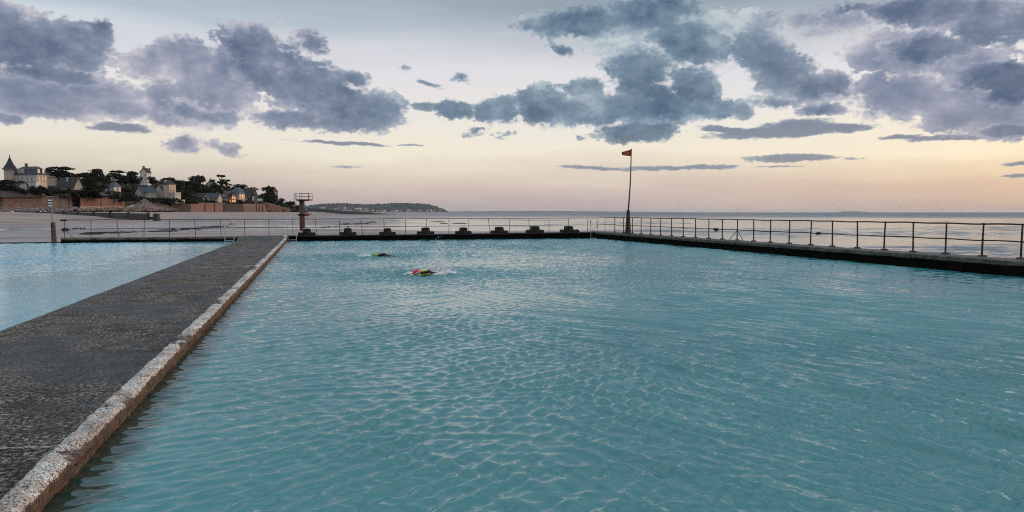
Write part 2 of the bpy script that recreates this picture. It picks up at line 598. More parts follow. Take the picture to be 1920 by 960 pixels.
def beach_height(X, Y):
    f = X * HF.x + Y * HF.y
    l = X * RGT.x + Y * RGT.y
    r = np.hypot(X, Y)
    px = 960 + F * np.clip(l / np.maximum(f, 1e-3), -3, 3)
    px = np.where(f <= 0, np.where(l < 0, -3000, 5000), px)
    rw = np.interp(px, PXW, RW)
    land = 1 - sstep(px, 575, 640)
    h = -1.0 - .10 * sstep(px, 300, 640) - .34 * sstep(px, 660, 900) - .9 * sstep(r, 900, 2500) * (1 - land)
    f0 = .30 + .36 * sstep(px, 240, 360)
    h = h + land * 3.0 * sstep(r, rw * f0, rw * .97)
    # tidal flats: long low bars and hollows, lying across the view
    bars = fbm(l / 55, f / 16, 5, 3)
    bars2 = fbm(l / 170, f / 60, 4, 21)
    flat = (1 - .8 * land * sstep(r, rw * .5, rw * .9))
    h = h + flat * ((bars - .5) * 1.25 + (bars2 - .5) * .8) * sstep(r, 55, 90)
    h = h + .42 * np.exp(-((r - 640) / 110) ** 2) * sstep(px, 600, 760) * (1 - sstep(px, 1380, 1560))
    # the strand below the far village
    far = sstep(px, 540, 600) * (1 - sstep(px, 835, 850))
    h = h + far * sstep(r, 2600, 3900) * 4.6
    return h


def polar(radii, fine, coarse, rel0=-42, rel1=44):
    a = np.concatenate([np.arange(rel0 - 276, rel0, coarse), np.arange(rel0, rel1, fine), np.arange(rel1, rel0 + 85 + .01, coarse)])
    a = np.unique(np.round(np.concatenate([np.arange(-180, rel0, coarse), np.arange(rel0, rel1, fine), np.arange(rel1, 180.001, coarse)]), 4))
    A, Rr = np.meshgrid(np.radians(a + HEAD), radii)
    return Rr * np.sin(A), Rr * np.cos(A)


radii = np.concatenate([[0.5, 12, 24], np.geomspace(30, 1400, 330), np.geomspace(1450, 60000, 70)])
X, Y = polar(radii, .18, 3.0)
Z = beach_height(X, Y)
m = bpy.data.materials.new('beach_sand')
m.use_nodes = True
N = NT(m.node_tree)
p = N.n['Principled BSDF']
pos = N.node('ShaderNodeNewGeometry').outputs['Position']
sx = N.node('ShaderNodeSeparateXYZ')
N.put(sx.inputs[0], pos)
n1 = N.noise(N.mapping(pos, rot=(0, 0, YAW), scale=(.035, .12, .1)), 1.0, 6, .6)
n2 = N.noise(N.mapping(pos, rot=(0, 0, YAW), scale=(.25, 1.2, 1)), 1.0, 5, .6)
n3 = N.noise(pos, 9, 4, .6)
zz = N.math('ADD', sx.outputs[2], N.math('MULTIPLY', N.math('SUBTRACT', n1.outputs[0], .5), .35))
wet = N.step(zz, -.55, -1.05)
c = N.mix(n2.outputs[0], (.36, .275, .235), (.27, .20, .175))
c = N.mix(wet, c, (.26, .20, .18))
c = N.mix(N.step(n1.outputs[0], .42, .62), c, N.mix(1.0, c, (.62, .58, .60), 'MULTIPLY'))
c = N.mix(N.step(n2.outputs[0], .60, .72), c, (.075, .062, .056))
N.put(p.inputs['Base Color'], c)
N.put(p.inputs['Roughness'], N.step(wet, .2, 1.0, .85, .42))
N.put(p.inputs['Normal'], N.bump(N.math('ADD', n2.outputs[0], N.math('MULTIPLY', n3.outputs[0], .1)), .5, .12))
beach = grid_mesh('beach', np.stack([X, Y, Z], -1), m)
tag(beach, 'wide tidal sand flats beyond the pool walls', 'beach', kind='structure')


def water_material(name, base, rough, body_noise=None, bumps=(), ior=1.333, kerb_x=None):
    m = bpy.data.materials.new(name)
    m.use_nodes = True
    N = NT(m.node_tree)
    p = N.n['Principled BSDF']
    p.inputs['Roughness'].default_value = rough
    p.inputs['IOR'].default_value = ior
    pos = N.node('ShaderNodeNewGeometry').outputs['Position']
    if body_noise:
        nz = N.noise(pos, body_noise[0], 3, .5)
        c = N.mix(N.step(nz.outputs[0], .35, .65), base, body_noise[1])
        if kerb_x is not None:       # water colour turns darker green towards the kerb
            sx = N.node('ShaderNodeSeparateXYZ')
            N.put(sx.inputs[0], pos)
            nb = N.noise(pos, 2.2, 4, .6)
            xx = N.math('SUBTRACT', sx.outputs[0], N.math('MULTIPLY', nb.outputs[0], .5))
            c = N.mix(N.step(xx, kerb_x + .20, kerb_x - .15), c, (.022, .046, .038))
        N.put(p.inputs['Base Color'], c)
    else:
        p.inputs['Base Color'].default_value = (*base, 1)
    nrm = None
    for (sc, dist, rot, stretch) in bumps:
        v = N.mapping(pos, rot=(0, 0, rot), scale=(sc * stretch, sc, sc))
        nz = N.noise(v, 1.0, 3, .5)
        nrm = N.bump(nz.outputs[0], 1.0, dist, nrm)
    if nrm is not None:
        N.put(p.inputs['Normal'], nrm)
    return m


m = bpy.data.materials.new('sea_water')
m.use_nodes = True
N = NT(m.node_tree)
p = N.n['Principled BSDF']
pos = N.node('ShaderNodeNewGeometry').outputs['Position']
nrm = None
for (sc, dist, rot, stretch) in [(1.1, .05, YAW, .35), (4.0, .014, YAW + .3, .5)]:
    nz = N.noise(N.mapping(pos, rot=(0, 0, rot), scale=(sc * stretch, sc, sc)), 1.0, 3, .5)
    nrm = N.bump(nz.outputs[0], 1.0, dist, nrm)
p.inputs['Base Color'].default_value = (.07, .10, .115, 1)
p.inputs['Roughness'].default_value = .10
p.inputs['IOR'].default_value = 1.333
N.put(p.inputs['Normal'], nrm)
# open sea: steep small waves hide each other, so it mirrors the horizon far less
dist_ = N.node('ShaderNodeVectorMath', operation='LENGTH')
N.put(dist_.inputs[0], pos)
streak = N.noise(N.mapping(pos, rot=(0, 0, YAW), scale=(.0016, .02, 1)), 1.0, 5, .65)
df = N.node('ShaderNodeBsdfDiffuse')
N.put(df.inputs[0], N.mix(N.step(streak.outputs[0], .40, .62), (.075, .12, .155), (.135, .175, .21)))
gl = N.node('ShaderNodeBsdfGlossy')
gl.inputs['Roughness'].default_value = .3
ms = N.node('ShaderNodeMixShader')
N.put(ms.inputs[0], N.step(streak.outputs[0], .35, .65, .20, .36))
N.l.new(df.outputs[0], ms.inputs[1])
N.l.new(gl.outputs[0], ms.inputs[2])
ms2 = N.node('ShaderNodeMixShader')
edge_ = N.math('ADD', dist_.outputs['Value'], N.math('MULTIPLY', N.math('SUBTRACT', streak.outputs[0], .5), 420))
N.put(ms2.inputs[0], N.step(edge_, 330, 620))
N.l.new(p.outputs[0], ms2.inputs[1])
N.l.new(ms.outputs[0], ms2.inputs[2])
N.l.new(ms2.outputs[0], N.n['Material Output'].inputs[0])
M['sea'] = m
rs_ = [26.0]
while rs_[-1] < 330:
    rs_.append(rs_[-1] + .16 + .0030 * rs_[-1])
radii = np.concatenate([[0.5, 12], np.array(rs_), np.geomspace(345, 60000, 110)])
X, Y = polar(radii, .28, 4.0, -30, 42)
Zs = np.zeros_like(X)
Rr = np.hypot(X, Y)
spc = np.maximum(.16 + .003 * Rr, Rr * R(.28) * .35)
rw_ = np.random.RandomState(4)
for k in range(46):
    lam = math.exp(rw_.uniform(math.log(.7), math.log(6.0)))
    th = R(90) - YAW + rw_.normal(0, R(20))
    q = 2 * math.pi / lam * (X * math.cos(th) + Y * math.sin(th)) + rw_.uniform(0, 6.28)
    Zs += .011 * lam / 6.28 * (lam / 2) ** -.3 * np.cos(q) * np.exp(-(spc * 2.2 / lam) ** 4)
patchy = .35 + 1.3 * sstep(fbm(X / 40, Y / 22, 3, 15), .35, .62)
Zs *= patchy * (1 - sstep(Rr, 250, 330))
sea = grid_mesh('sea', np.stack([X, Y, SEA_Z + Zs], -1), M['sea'])
tag(sea, 'low tide sea and shallow pools over the sand', 'sea', kind='structure')

# ------------------------------------------------------------------ pool water
_wr = np.random.RandomState(11)
WAVES = []
for i in range(150):
    lam = math.exp(_wr.uniform(math.log(.085), math.log(.36)))
    tr = i % 3
    main = [R(28), R(122), R(82)][tr]               # three crossing trains of ripples
    th = main + _wr.normal(0, R(5.5)) * (1.0 if lam > .15 else 2.0)
    slope = .055 * ((lam / .18) ** .9 if lam < .18 else (lam / .18) ** -.12)
    WAVES.append((lam, th, slope * lam / (2 * math.pi), _wr.uniform(0, 6.283), tr))
for i in range(16):              # wind chop along the far wall
    lam = math.exp(_wr.uniform(math.log(.30), math.log(.85)))
    WAVES.append((lam, R(80) + _wr.normal(0, R(28)), .040 * lam / (2 * math.pi), _wr.uniform(0, 6.283), 3))
for i in range(10):
    lam = _wr.uniform(.9, 2.6)
    WAVES.append((lam, R(80) + _wr.normal(0, R(30)), .010 * lam / (2 * math.pi) / math.sqrt(lam), _wr.uniform(0, 6.283), 2))


def wave_points(X, Y, gain, spacing):
    Zs = np.zeros_like(X)
    Dx = np.zeros_like(X)
    Dy = np.zeros_like(X)
    # every train swells and fades across the pool, so their ripples lie in bands
    G = [gain * (.40 + 1.1 * sstep(fbm(X / 6 + 3, Y / 9, 3, 61), .3, .66)) * (.30 + 1.25 * sstep(X, 0, 8)),
         gain * (.40 + 1.1 * sstep(fbm(X / 7 + 8, Y / 7, 3, 62), .3, .66)) * (1.20 - .90 * sstep(X, 1, 9)),
         gain * (.20 + .9 * sstep(fbm(X / 8, Y / 6 + 5, 3, 63), .3, .66)) * (.55 + .45 * sstep(Y, 6, 14)),
         gain * sstep(Y, 20, 38)]
    BEND = [1.5 * (fbm(X / 4.5 + 13 * t_, Y / 4.5, 2, 80 + t_) - .5) for t_ in range(4)]
    for lam, th, amp, ph, tr in WAVES:
        k = 2 * math.pi / lam
        c, s = math.cos(th), math.sin(th)
        A = amp * G[tr] * np.exp(-(spacing * 2.3 / lam) ** 4)
        q = k * (X * c + Y * s + BEND[tr]) + ph
        cq = np.cos(q)
        Zs += A * (1.7 * ((1 + cq) * .5) ** 2.6 - .55)      # peaked crests, flat troughs
        sn = np.sin(q) * A * .40
        Dx -= sn * c
        Dy -= sn * s
    return np.stack([X + Dx, Y + Dy, Zs], -1)


SWIM_A = at_z(702, 482, 0.0)
SWIM_B = at_z(783, 516, 0.0)

M['pool'] = water_material('teal_pool_water', (.046, .205, .215), .010, (.12, (.030, .160, .175)), [(38, .0008, .6, .6)], ior=1.52, kerb_x=CURB_X1)
ys = [1.6]
while ys[-1] < POOL_Y:
    ys.append(ys[-1] + .015 + .0014 * ys[-1])
ys = np.array(ys)
ys = 1.6 + (ys - 1.6) * (POOL_Y + .12 - 1.6) / (ys[-1] - 1.6)
xs = np.arange(CURB_X1 - .12, WALL_X + .14, .029)
X, Y = np.meshgrid(xs, ys)
sp = np.broadcast_to(np.maximum(.029, np.gradient(ys))[:, None], X.shape)
gain = .72 + .55 * fbm(X / 5, Y / 5, 3, 5)
gain *= .85 + .15 * sstep(X, CURB_X1, CURB_X1 + 1.6)
gain *= 1.08 - .50 * sstep(np.hypot(X, Y), 6.0, 13.0) + .42 * sstep(Y, 24, 36)
for sw, rad in ((SWIM_A, 2.2), (SWIM_B, 1.9)):
    gain += 1.5 * np.exp(-(((X - sw.x) / (rad * 1.5)) ** 2 + ((Y - sw.y) / rad) ** 2))
pool = grid_mesh('pool_water', wave_points(X, Y, gain, sp), M['pool'])
tag(pool, 'rippled turquoise water of the large sea pool', 'water', kind='structure')

M['pool_pale'] = water_material('pale_blue_pool_water', (.16, .40, .49), .04, (.15, (.18, .42, .50)), [(16, .008, .3, .5), (40, .0008, -.4, .6)])
ys = np.arange(6.0, POOL_Y + .12, .07)
xs = np.concatenate([np.arange(-44, -22, .5), np.arange(-22, WALK_X0 + .1, .06)])
X, Y = np.meshgrid(xs, ys)
gain = (.55 + .3 * fbm(X / 5, Y / 5, 3, 9)) * (.12 + .88 * sstep(WALK_X0 - X, .3, 8.0))
P_ = wave_points(X, Y, gain * .8, np.where(X < -22, .5, .07))
P_[..., 2] += .03
side = grid_mesh('paddling_pool_water', P_, M['pool_pale'])
tag(side, 'pale blue water of the smaller pool beside the walkway', 'water', kind='structure')

# ------------------------------------------------------------------ walkway, its kerb and the pool walls
def ramp_z(Y):
    return .13 + .215 * sstep(Y, 45.6, 48.4)


m = bpy.data.materials.new('walkway_surface')
m.use_nodes = True
N = NT(m.node_tree)
p = N.n['Principled BSDF']
pos = N.node('ShaderNodeNewGeometry').outputs['Position']
g0 = N.noise(pos, .5, 5, .6)
g1 = N.noise(pos, 2.6, 6, .68)
g2 = N.noise(pos, 23, 5, .72)
g3 = N.noise(pos, 55, 4, .7)
c = N.mix(N.step(g0.outputs[0], .38, .62), (.013, .0115, .0115), (.042, .034, .029))
c = N.mix(N.math('MULTIPLY', N.step(g1.outputs[0], .50, .66), .85), c, (.058, .042, .032))
patch = N.math('MULTIPLY', N.step(g2.outputs[0], .470, .570), N.math('MULTIPLY', N.step(g1.outputs[0], .36, .60, .25, 1.0), N.step(g0.outputs[0], .38, .60, .25, 1.0)))
c = N.mix(N.math('MULTIPLY', patch, .95), c, (.44, .385, .335))
c = N.mix(N.step(g3.outputs[0], .50, .58), c, (.010, .009, .010))
N.put(p.inputs['Base Color'], c)
N.put(p.inputs['Roughness'], N.step(g0.outputs[0], .42, .60, .55, .85))
N.put(p.inputs['Specular IOR Level'], N.step(g0.outputs[0], .42, .60, .26, .08))
hh = N.math('ADD', N.math('MULTIPLY', g2.outputs[0], 1.0), N.math('MULTIPLY', g3.outputs[0], .6))
N.put(p.inputs['Normal'], N.bump(hh, 1.0, .012))
M['walk'] = m
ys = np.concatenate([np.arange(-2, 12, .05), np.arange(12, 49.5, .12)])
xs = np.linspace(WALK_X0, CURB_X0 + .02, 50)
X, Y = np.meshgrid(xs, ys)
X = X + (vnoise(Y * .8, X * 0, 3) - .5)[...] * .05 * (X < WALK_X0 + .04)
Z = ramp_z(Y) + (fbm(X * 2.5, Y * 2.5, 3, 4) - .5) * .014 + (fbm(X * 11, Y * 11, 2, 8) - .5) * .008 - .03 * sstep(WALK_X0 + .1 - X, 0, .1)
walk = grid_mesh('walkway', np.stack([X, Y, Z], -1), M['walk'])
tag(walk, 'dark rough walkway between the two pools', 'walkway', kind='structure')


def strip(name, prof, line, mats, noise=.01, parent=None, matfn=None, scale=3.0, zfn=None, seed=0, smooth=False):
    """prof: closed list of (across, z); line: list of positions (x, y) with the across direction nx, ny"""
    n = len(prof)
    rows = []
    for j, (x, y, nx, ny) in enumerate(line):
        for k, (a, z) in enumerate(prof):
            rows.append((x + nx * a, y + ny * a, z))
    P = np.array(rows)
    s = np.array([[j, k] for j in range(len(line)) for k in range(n)])
    L = np.hypot(P[:, 0], P[:, 1])
    d1 = fbm(P[:, 0] * scale + 5 * P[:, 2] + s[:, 1] * 1.7, P[:, 1] * scale, 3, 31 + seed) - .5
    d2 = fbm(P[:, 0] * scale + 9 + s[:, 1] * 1.3, P[:, 1] * scale + 5 * P[:, 2], 3, 47 + seed) - .5
    nrm = np.array([[l[2], l[3]] for l in line]).repeat(n, 0)
    P[:, 0] += nrm[:, 0] * d1 * noise * 2
    P[:, 1] += nrm[:, 1] * d1 * noise * 2
    P[:, 2] += d2 * noise * 2
    if zfn is not None:
        P[:, 2] += zfn(P)
    mb = MB()
    mb.v = [tuple(v) for v in P]
    for j in range(len(line) - 1):
        for k in range(n):
            k2 = (k + 1) % n
            mb.f.append((j * n + k, j * n + k2, (j + 1) * n + k2, (j + 1) * n + k))
            mb.mi.append(matfn(k) if matfn else 0)
    mb.f.append(tuple(range(n)))
    mb.mi.append(0)
    mb.f.append(tuple((len(line) - 1) * n + k for k in range(n)))
    mb.mi.append(0)
    return mb.build(name, mats, parent, smooth)


# kerb: pale crusted top, rusty brown side with ochre growth at the waterline
m = bpy.data.materials.new('kerb_concrete')
m.use_nodes = True
N = NT(m.node_tree)
p = N.n['Principled BSDF']
p.inputs['Roughness'].default_value = .85
g = N.node('ShaderNodeNewGeometry')
pos = g.outputs['Position']
sx = N.node('ShaderNodeSeparateXYZ')
N.put(sx.inputs[0], pos)
k1 = N.noise(pos, 5, 5, .6)
k2 = N.noise(pos, 60, 5, .72)
k3 = N.noise(pos, 1.6, 4, .6)
k4 = N.noise(N.mapping(pos, scale=(1, 1, .35)), 16, 5, .65)
top = N.mix(N.step(k1.outputs[0], .35, .6), (.86, .81, .76), (.56, .48, .42))
top = N.mix(N.step(k2.outputs[0], .495, .56), top, (.06, .045, .038))
top = N.mix(N.math('MULTIPLY', N.step(k3.outputs[0], .50, .66), .8), top, (.13, .09, .068))
sidec = N.mix(N.step(k4.outputs[0], .4, .62), (.040, .025, .019), (.12, .070, .046))
sidec = N.mix(N.math('MULTIPLY', N.step(k2.outputs[0], .56, .64), .7), sidec, (.40, .30, .21))
och = N.math('MULTIPLY', N.step(N.math('ADD', sx.outputs[2], N.math('MULTIPLY', k1.outputs[0], .10)), .12, .05), N.step(k4.outputs[0], .42, .55))
sidec = N.mix(N.math('MULTIPLY', och, .75), sidec, (.26, .155, .075))
wl = N.step(N.math('ADD', sx.outputs[2], N.math('MULTIPLY', k4.outputs[0], .03)), .035, .015)
sidec = N.mix(wl, sidec, (.022, .020, .012))
zj = N.math('ADD', sx.outputs[2], N.math('MULTIPLY', N.math('SUBTRACT', k4.outputs[0], .5), .07))
# the ramped far end is ignored: height above the water decides crust or growth
c = N.mix(N.step(zj, .142, .160), sidec, top)
N.put(p.inputs['Base Color'], c)
N.put(p.inputs['Normal'], N.bump(N.math('ADD', k2.outputs[0], N.math('MULTIPLY', k4.outputs[0], .7)), 1.0, .016))
M['kerb'] = m
prof = [(0.03, -.6), (.02, -.15), (.022, -.03), (.03, .01), (.012, .035), (.004, .07), (.0, .10), (.0, .13), (.004, .152), (.016, .170), (.04, .178),
        (.08, .180), (.12, .180), (.155, .178), (.178, .170), (.192, .150), (.20, .11), (.20, -.6)]
prof = [(-a, z) for a, z in prof]
kys = list(np.concatenate([np.arange(-2, 14, .04), np.arange(14, 49.3, .1)]))
kerb_line = [(CURB_X1, y, 1, 0) for y in kys]


def kerb_z(P):
    Y = P[:, 1]
    up = P[:, 2] > -.1
    seg = np.floor((Y + 1.3) / 3.1)
    joint = np.exp(-(((Y + 1.3) / 3.1 - seg) * 3.1 / .035) ** 2)
    step = (hash2(seg, seg * 0, 5) - .5) * .010
    chip = sstep(fbm(Y * 2.3, P[:, 0] * 4, 3, 66), .60, .75) * .035
    return up * (step * (P[:, 2] > .06) - (joint * .03 + chip) * (P[:, 2] > .12) + (ramp_z(Y) - .13))


kerb = strip('pool_kerb', prof, kerb_line, [M['kerb']], noise=.017, scale=5.5, zfn=kerb_z, smooth=True)
tag(kerb, 'crusted pale kerb with rusty side along the walkway edge', 'kerb')

# thin worn edge of the walkway on the small pool
edge_prof = [(-.005, -.6), (-.005, .07), (.01, .108), (.05, .118), (.09, .112), (.09, -.6)]
M['edge'] = mat('worn_edge_concrete', (.14, .12, .10), .85, [(4, (.30, .27, .24), .5, .68), (24, (.03, .026, .024), .5, .62)], (30, .01), coord='Position')
o = strip('walkway_edging', edge_prof, [(WALK_X0, y, 1, 0) for y in np.arange(-2, 49.3, .12)], [M['edge']], noise=.012, scale=3.0,
          zfn=lambda P: (P[:, 2] > 0) * (ramp_z(P[:, 1]) - .13), seed=4)
tag(o, 'worn concrete edging where the walkway meets the small pool', 'edging')

# far wall of the large pool
FX0, FX1 = WALK_X0 + .1, WALL_X + .95


def wall_along_x(name, x0, x1, yf, depth, ztop, mats, band=.07, noise=.02, seed=0, zfn=None):
    prof = [(0, -1.4), (0, -.02), (.0, ztop - band - .02), (-.035, ztop - band), (-.035, ztop - .03), (-.01, ztop), (depth * .5, ztop + .005), (depth - .02, ztop), (depth, ztop - .04), (depth, -1.4)]
    L = [(x, yf, 0, 1) for x in np.arange(x0, x1 + .01, .15)]
    fn = lambda k: {0: 0, 1: 0, 2: 1, 3: 1, 4: 1, 5: 2, 6: 2}.get(k, 0)
    return strip(name, prof, L, mats, noise, matfn=fn, zfn=zfn, seed=seed)


M['coping_dark'] = mat('dark_mossy_coping', (.014, .012, .009), .85, [(3, (.032, .025, .015), .48, .68), (12, (.11, .085, .04), .64, .76)], (20, .012), coord='Position')
M['coping_moss'] = mat('ochre_mossy_coping', (.13, .10, .065), .85, [(3, (.055, .04, .026), .42, .62), (14, (.26, .21, .14), .6, .74)], (20, .012), coord='Position')
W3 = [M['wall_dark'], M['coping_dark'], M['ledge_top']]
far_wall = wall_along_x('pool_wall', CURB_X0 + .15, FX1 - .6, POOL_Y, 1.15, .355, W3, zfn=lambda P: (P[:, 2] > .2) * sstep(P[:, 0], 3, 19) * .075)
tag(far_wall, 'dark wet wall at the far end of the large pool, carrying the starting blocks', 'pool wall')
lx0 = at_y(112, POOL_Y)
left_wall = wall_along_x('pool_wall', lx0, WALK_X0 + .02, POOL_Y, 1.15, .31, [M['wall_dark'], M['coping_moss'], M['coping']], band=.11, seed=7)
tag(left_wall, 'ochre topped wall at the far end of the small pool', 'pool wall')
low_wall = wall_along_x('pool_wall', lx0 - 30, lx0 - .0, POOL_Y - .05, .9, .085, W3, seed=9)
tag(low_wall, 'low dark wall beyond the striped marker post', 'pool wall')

# seaward wall
prof = [(0, -1.4), (0, -.02), (0, .30), (-.05, .325), (-.055, .43), (-.02, .458), (.45, .465), (.90, .462), (.95, .43), (.95, -1.4)]
L = [(WALL_X, y, 1, 0) for y in np.concatenate([np.arange(-3, 6, .5), np.arange(6, 49.36, .14)])]
sea_wall = strip('pool_wall', prof, L, [M['wall_dark'], M['coping'], M['ledge_top']], noise=.018, matfn=lambda k: {2: 1, 3: 1, 4: 1, 5: 2, 6: 2}.get(k, 0), seed=2)
tag(sea_wall, 'long seaward pool wall with a speckled grey coping and rusty railing', 'pool wall')

# deck the picture was taken from
mb = MB()
mb.box(CURB_X1 + .02, -4, -1.2, 30, 1.7, .12)
o = mb.build('pool_deck', M['walk'])
tag(o, 'dark concrete deck at the near end of the pool', 'deck', kind='structure')

# puddles on the walkway
M['puddle'] = water_material('puddle_water', (.05, .045, .045), .03, None, [(18, .004, 0, 1.0)])


def puddle(cx, cy, ax, ay, seed, z=.143, count=34):
    """a wet patch: many ragged films of water between the stones"""
    mb = MB()
    r_ = random.Random(seed)
    for c_ in range(count):
        u = r_.uniform(-1, 1)
        v = r_.gauss(0, .42)
        x0, y0 = cx + ax * u, cy + ay * v * (1 - .5 * abs(u))
        sx_, sy_ = r_.uniform(.03, .20) * (1 - .4 * abs(u)), r_.uniform(.02, .12)
        vs = [(x0, y0, z + .00004 * c_)]
        n = 18
        for k in range(n):
            q = 2 * math.pi * k / n
            rr = .45 + .55 * r_.random()
            vs.append((min(x0 + sx_ * rr * math.cos(q), CURB_X0 - .02), y0 + sy_ * rr * math.sin(q), z + .00004 * c_))
        mb.add(vs, [(0, k + 1, (k + 1) % n + 1) for k in range(n)])
    o = mb.build('puddle', M['puddle'])
    return tag(o, kind='structure')


pa = at_z(462, 500.5, .13)
puddle(-2.45, pa.y, .85, .65, 1)
puddle(-3.1, pa.y - .25, .5, .25, 6, count=12)
pb = at_z(478, 470.5, .13)
puddle(-2.4, pb.y, .8, .7, 2)
puddle(-3.3, pb.y + .1, .8, .10, 5, count=26)
pc = at_z(380, 573, .13)
# worn pale seam across the walkway, close by
mb = MB()
q0, q1 = at_z(-30, 842, .15), at_z(98, 836, .15)
d = (q1 - q0)
pts = []
for k in range(15):
    t = k / 14
    pts.append((q0 + d * t) + Vector((0, .012 * math.sin(t * 4), 0)))
vs, fs = [], []
for k, q in enumerate(pts):
    w = .012 + .008 * math.sin(k * 2.1)
    vs += [(q.x, q.y - w, .1475), (q.x, q.y + w, .1475)]
for k in range(14):
    fs.append((2 * k, 2 * k + 2, 2 * k + 3, 2 * k + 1))
mb.add(vs, fs)
tag(mb.build('walkway_seam', mat('pale_seam', (.30, .29, .29), .7, (20, (.12, .11, .11), .5, .65))), kind='structure')

# drain cover
dp = at_z(448, 460.5, .14)
mb = MB()
mb.tube([(dp.x, dp.y, .135), (dp.x, dp.y, .158)], [.17, .15], 14)
tag(mb.build('drain_cover', M['black_paint']), 'small dark drain cover on the walkway near its far end', 'drain cover')

# ------------------------------------------------------------------ railings
FAR_POSTS = [119.6, 169.6, 219.6, 269.5, 317, 365, 413, 458, 503.7, 548.7, 592, 636, 678, 720, 760, 799.5, 841.6, 879, 917, 955.6, 992, 1029.5, 1066, 1102, 1134.6]
RAIL_Y = 49.05
RAIL_X = WALL_X + .72
rt = thing('railing', 'thin dark railing along the far wall behind the starting blocks', 'railing', (0, RAIL_Y, 0))
lean = random.Random(3)


def ztop_far(x):
    return .335 + .075 * float(sstep(np.array(x), 3, 19))


fx = [at_y(px, RAIL_Y) for px in FAR_POSTS]
for x in fx:
    zb = ztop_far(x) - .02
    l = lean.uniform(-.05, .05) + (.10 if lean.random() < .15 else 0)
    mb = MB()
    mb.tube([(x + l * .6, 0, zb), (x + l * .1, 0, zb + .5), (x - l * .4, 0, 1.385)], .018, 6)
    mb.build('post', M['dark_metal'], rt)


def wob(x0, x1, z, r, mm, name, sag=.012):
    mb = MB()
    n = 60
    pts = []
    for k in range(n + 1):
        t = k / n
        pts.append((x0 + (x1 - x0) * t, 0, z(t) + sag * math.sin(k * 1.9) * .5))
    mb.tube(pts, r, 6)
    mb.build(name, mm, rt)


wob(fx[0] - .02, RAIL_X, lambda t: 1.375 + .045 * t, .022, M['dark_metal'], 'top_rail')
wob(fx[0] - .02, RAIL_X, lambda t: .83 + .10 * t, .018, M['dark_metal'], 'middle_rail')
mb = MB()
mb.tube([(fx[0] + .02, 0, .80), (fx[0] + .55, -.25, .30)], .014, 6)
mb.build('brace', M['dark_metal'], rt)

RIGHT_POSTS = [1153, 1169.5, 1186, 1202.5, 1220.6, 1239, 1259.6, 1281.5, 1304.7, 1329.6, 1355, 1383, 1414, 1445.5, 1481, 1521.5, 1562, 1609, 1660, 1714, 1775.6, 1844.6, 1918]
ry = [at_x(px, RAIL_X) for px in RIGHT_POSTS]
step_ = ry[-2] - ry[-1]
while ry[-1] > 4:
    ry.append(ry[-1] - step_)
rr = thing('railing', 'rusty black railing with bolted feet along the seaward wall', 'railing', (RAIL_X, 0, 0))
for i, y in enumerate(ry):
    l = lean.uniform(-.025, .025)
    mb = MB()
    mb.tube([(0, y - l * .5, .44), (0, y, 1.0), (0, y + l, 1.475)], [.032, .028, .027], 8)
    mb.tube([(0, y + l, 1.455), (0, y + l, 1.50)], .040, 8)
    mb.tube([(0, y, .945), (0, y, 1.0)], .038, 8)
    mb.build('post', M['rust_metal'] if i % 4 in (1, 2) else M['dark_metal'], rr)
    mb = MB()
    mb.hexa([(-.11, y - .12, .44), (.11, y - .12, .44), (.11, y + .12, .44), (-.11, y + .12, .44), (-.06, y - .08, .515), (.06, y - .08, .515), (.06, y + .08, .515), (-.06, y + .08, .515)])
    mb.build('foot', M['rust_metal'], rr)
for nm, z, r in (('top_rail', 1.475, .024), ('middle_rail', .97, .020)):
    mb = MB()
    pts = []
    yy = np.linspace(RAIL_Y, ry[-1], 120)
    for k, y in enumerate(yy):
        pts.append((.0, y, z + .008 * math.sin(k * 1.3) + .006 * math.sin(k * .45)))
    mb.tube(pts, r, 8)
    mb.build(nm, M['dark_metal'], rr)
by = at_x(1383, RAIL_X)
for s in (-1, 1):
    mb = MB()
    mb.tube([(0, by + s * .05, .93), (-.05, by + s * .62, .46)], .016, 6)
    mb.build('brace', M['dark_metal'], rr)
by = at_x(1134.6, RAIL_X)
mb = MB()
mb.tube([(-.2, RAIL_Y - .05, .90), (-.9, RAIL_Y - .35, .42)], .014, 6)
mb.build('brace', M['dark_metal'], rr)

# seaweed caught on the railings
M['weed'] = mat('dried_seaweed', (.018, .014, .010), .8, (12, (.05, .035, .02), .5, .7), (30, .02))


def weed(loc, size, label, hang=.2, seed=1, axis=(1, 0, 0)):
    mb = MB()
    r_ = random.Random(seed)
    ax = Vector(axis)
    for k in range(26):
        a = loc + ax * r_.uniform(-size, size) + Vector((0, r_.uniform(-.03, .03), r_.uniform(-.03, .05)))
        b = a + ax * r_.uniform(-.12, .12) + Vector((r_.uniform(-.05, .05), r_.uniform(-.05, .05), -hang * r_.uniform(.2, 1)))
        mb.tube([a, (a + b) / 2 + Vector((r_.uniform(-.05, .05), 0, .02)), b], [.022, .018, .006], 5)
    o = mb.build('seaweed_clump', M['weed'])
    return tag(o, label, 'seaweed', 'seaweed caught on the railings')


weed(Vector((fx[0], RAIL_Y, 1.36)), .14, 'dark seaweed clump on the free end of the top rail', .10, 1)
weed(Vector((fx[0] + .05, RAIL_Y, .84)), .17, 'larger seaweed clump hanging on the free end of the middle rail', .22, 2)
weed(Vector((fx[0] + .75, RAIL_Y, .85)), .4, 'thin line of seaweed wrapped along the middle rail', .05, 5)
weed(Vector((RAIL_X, at_x(1536, RAIL_X), .97)), .12, 'seaweed clump on the seaward middle rail', .10, 3, (0, 1, 0))
weed(Vector((RAIL_X, at_x(1342, RAIL_X), .97)), .16, 'wisp of seaweed on the seaward rail near the braced post', .14, 4, (0, 1, 0))

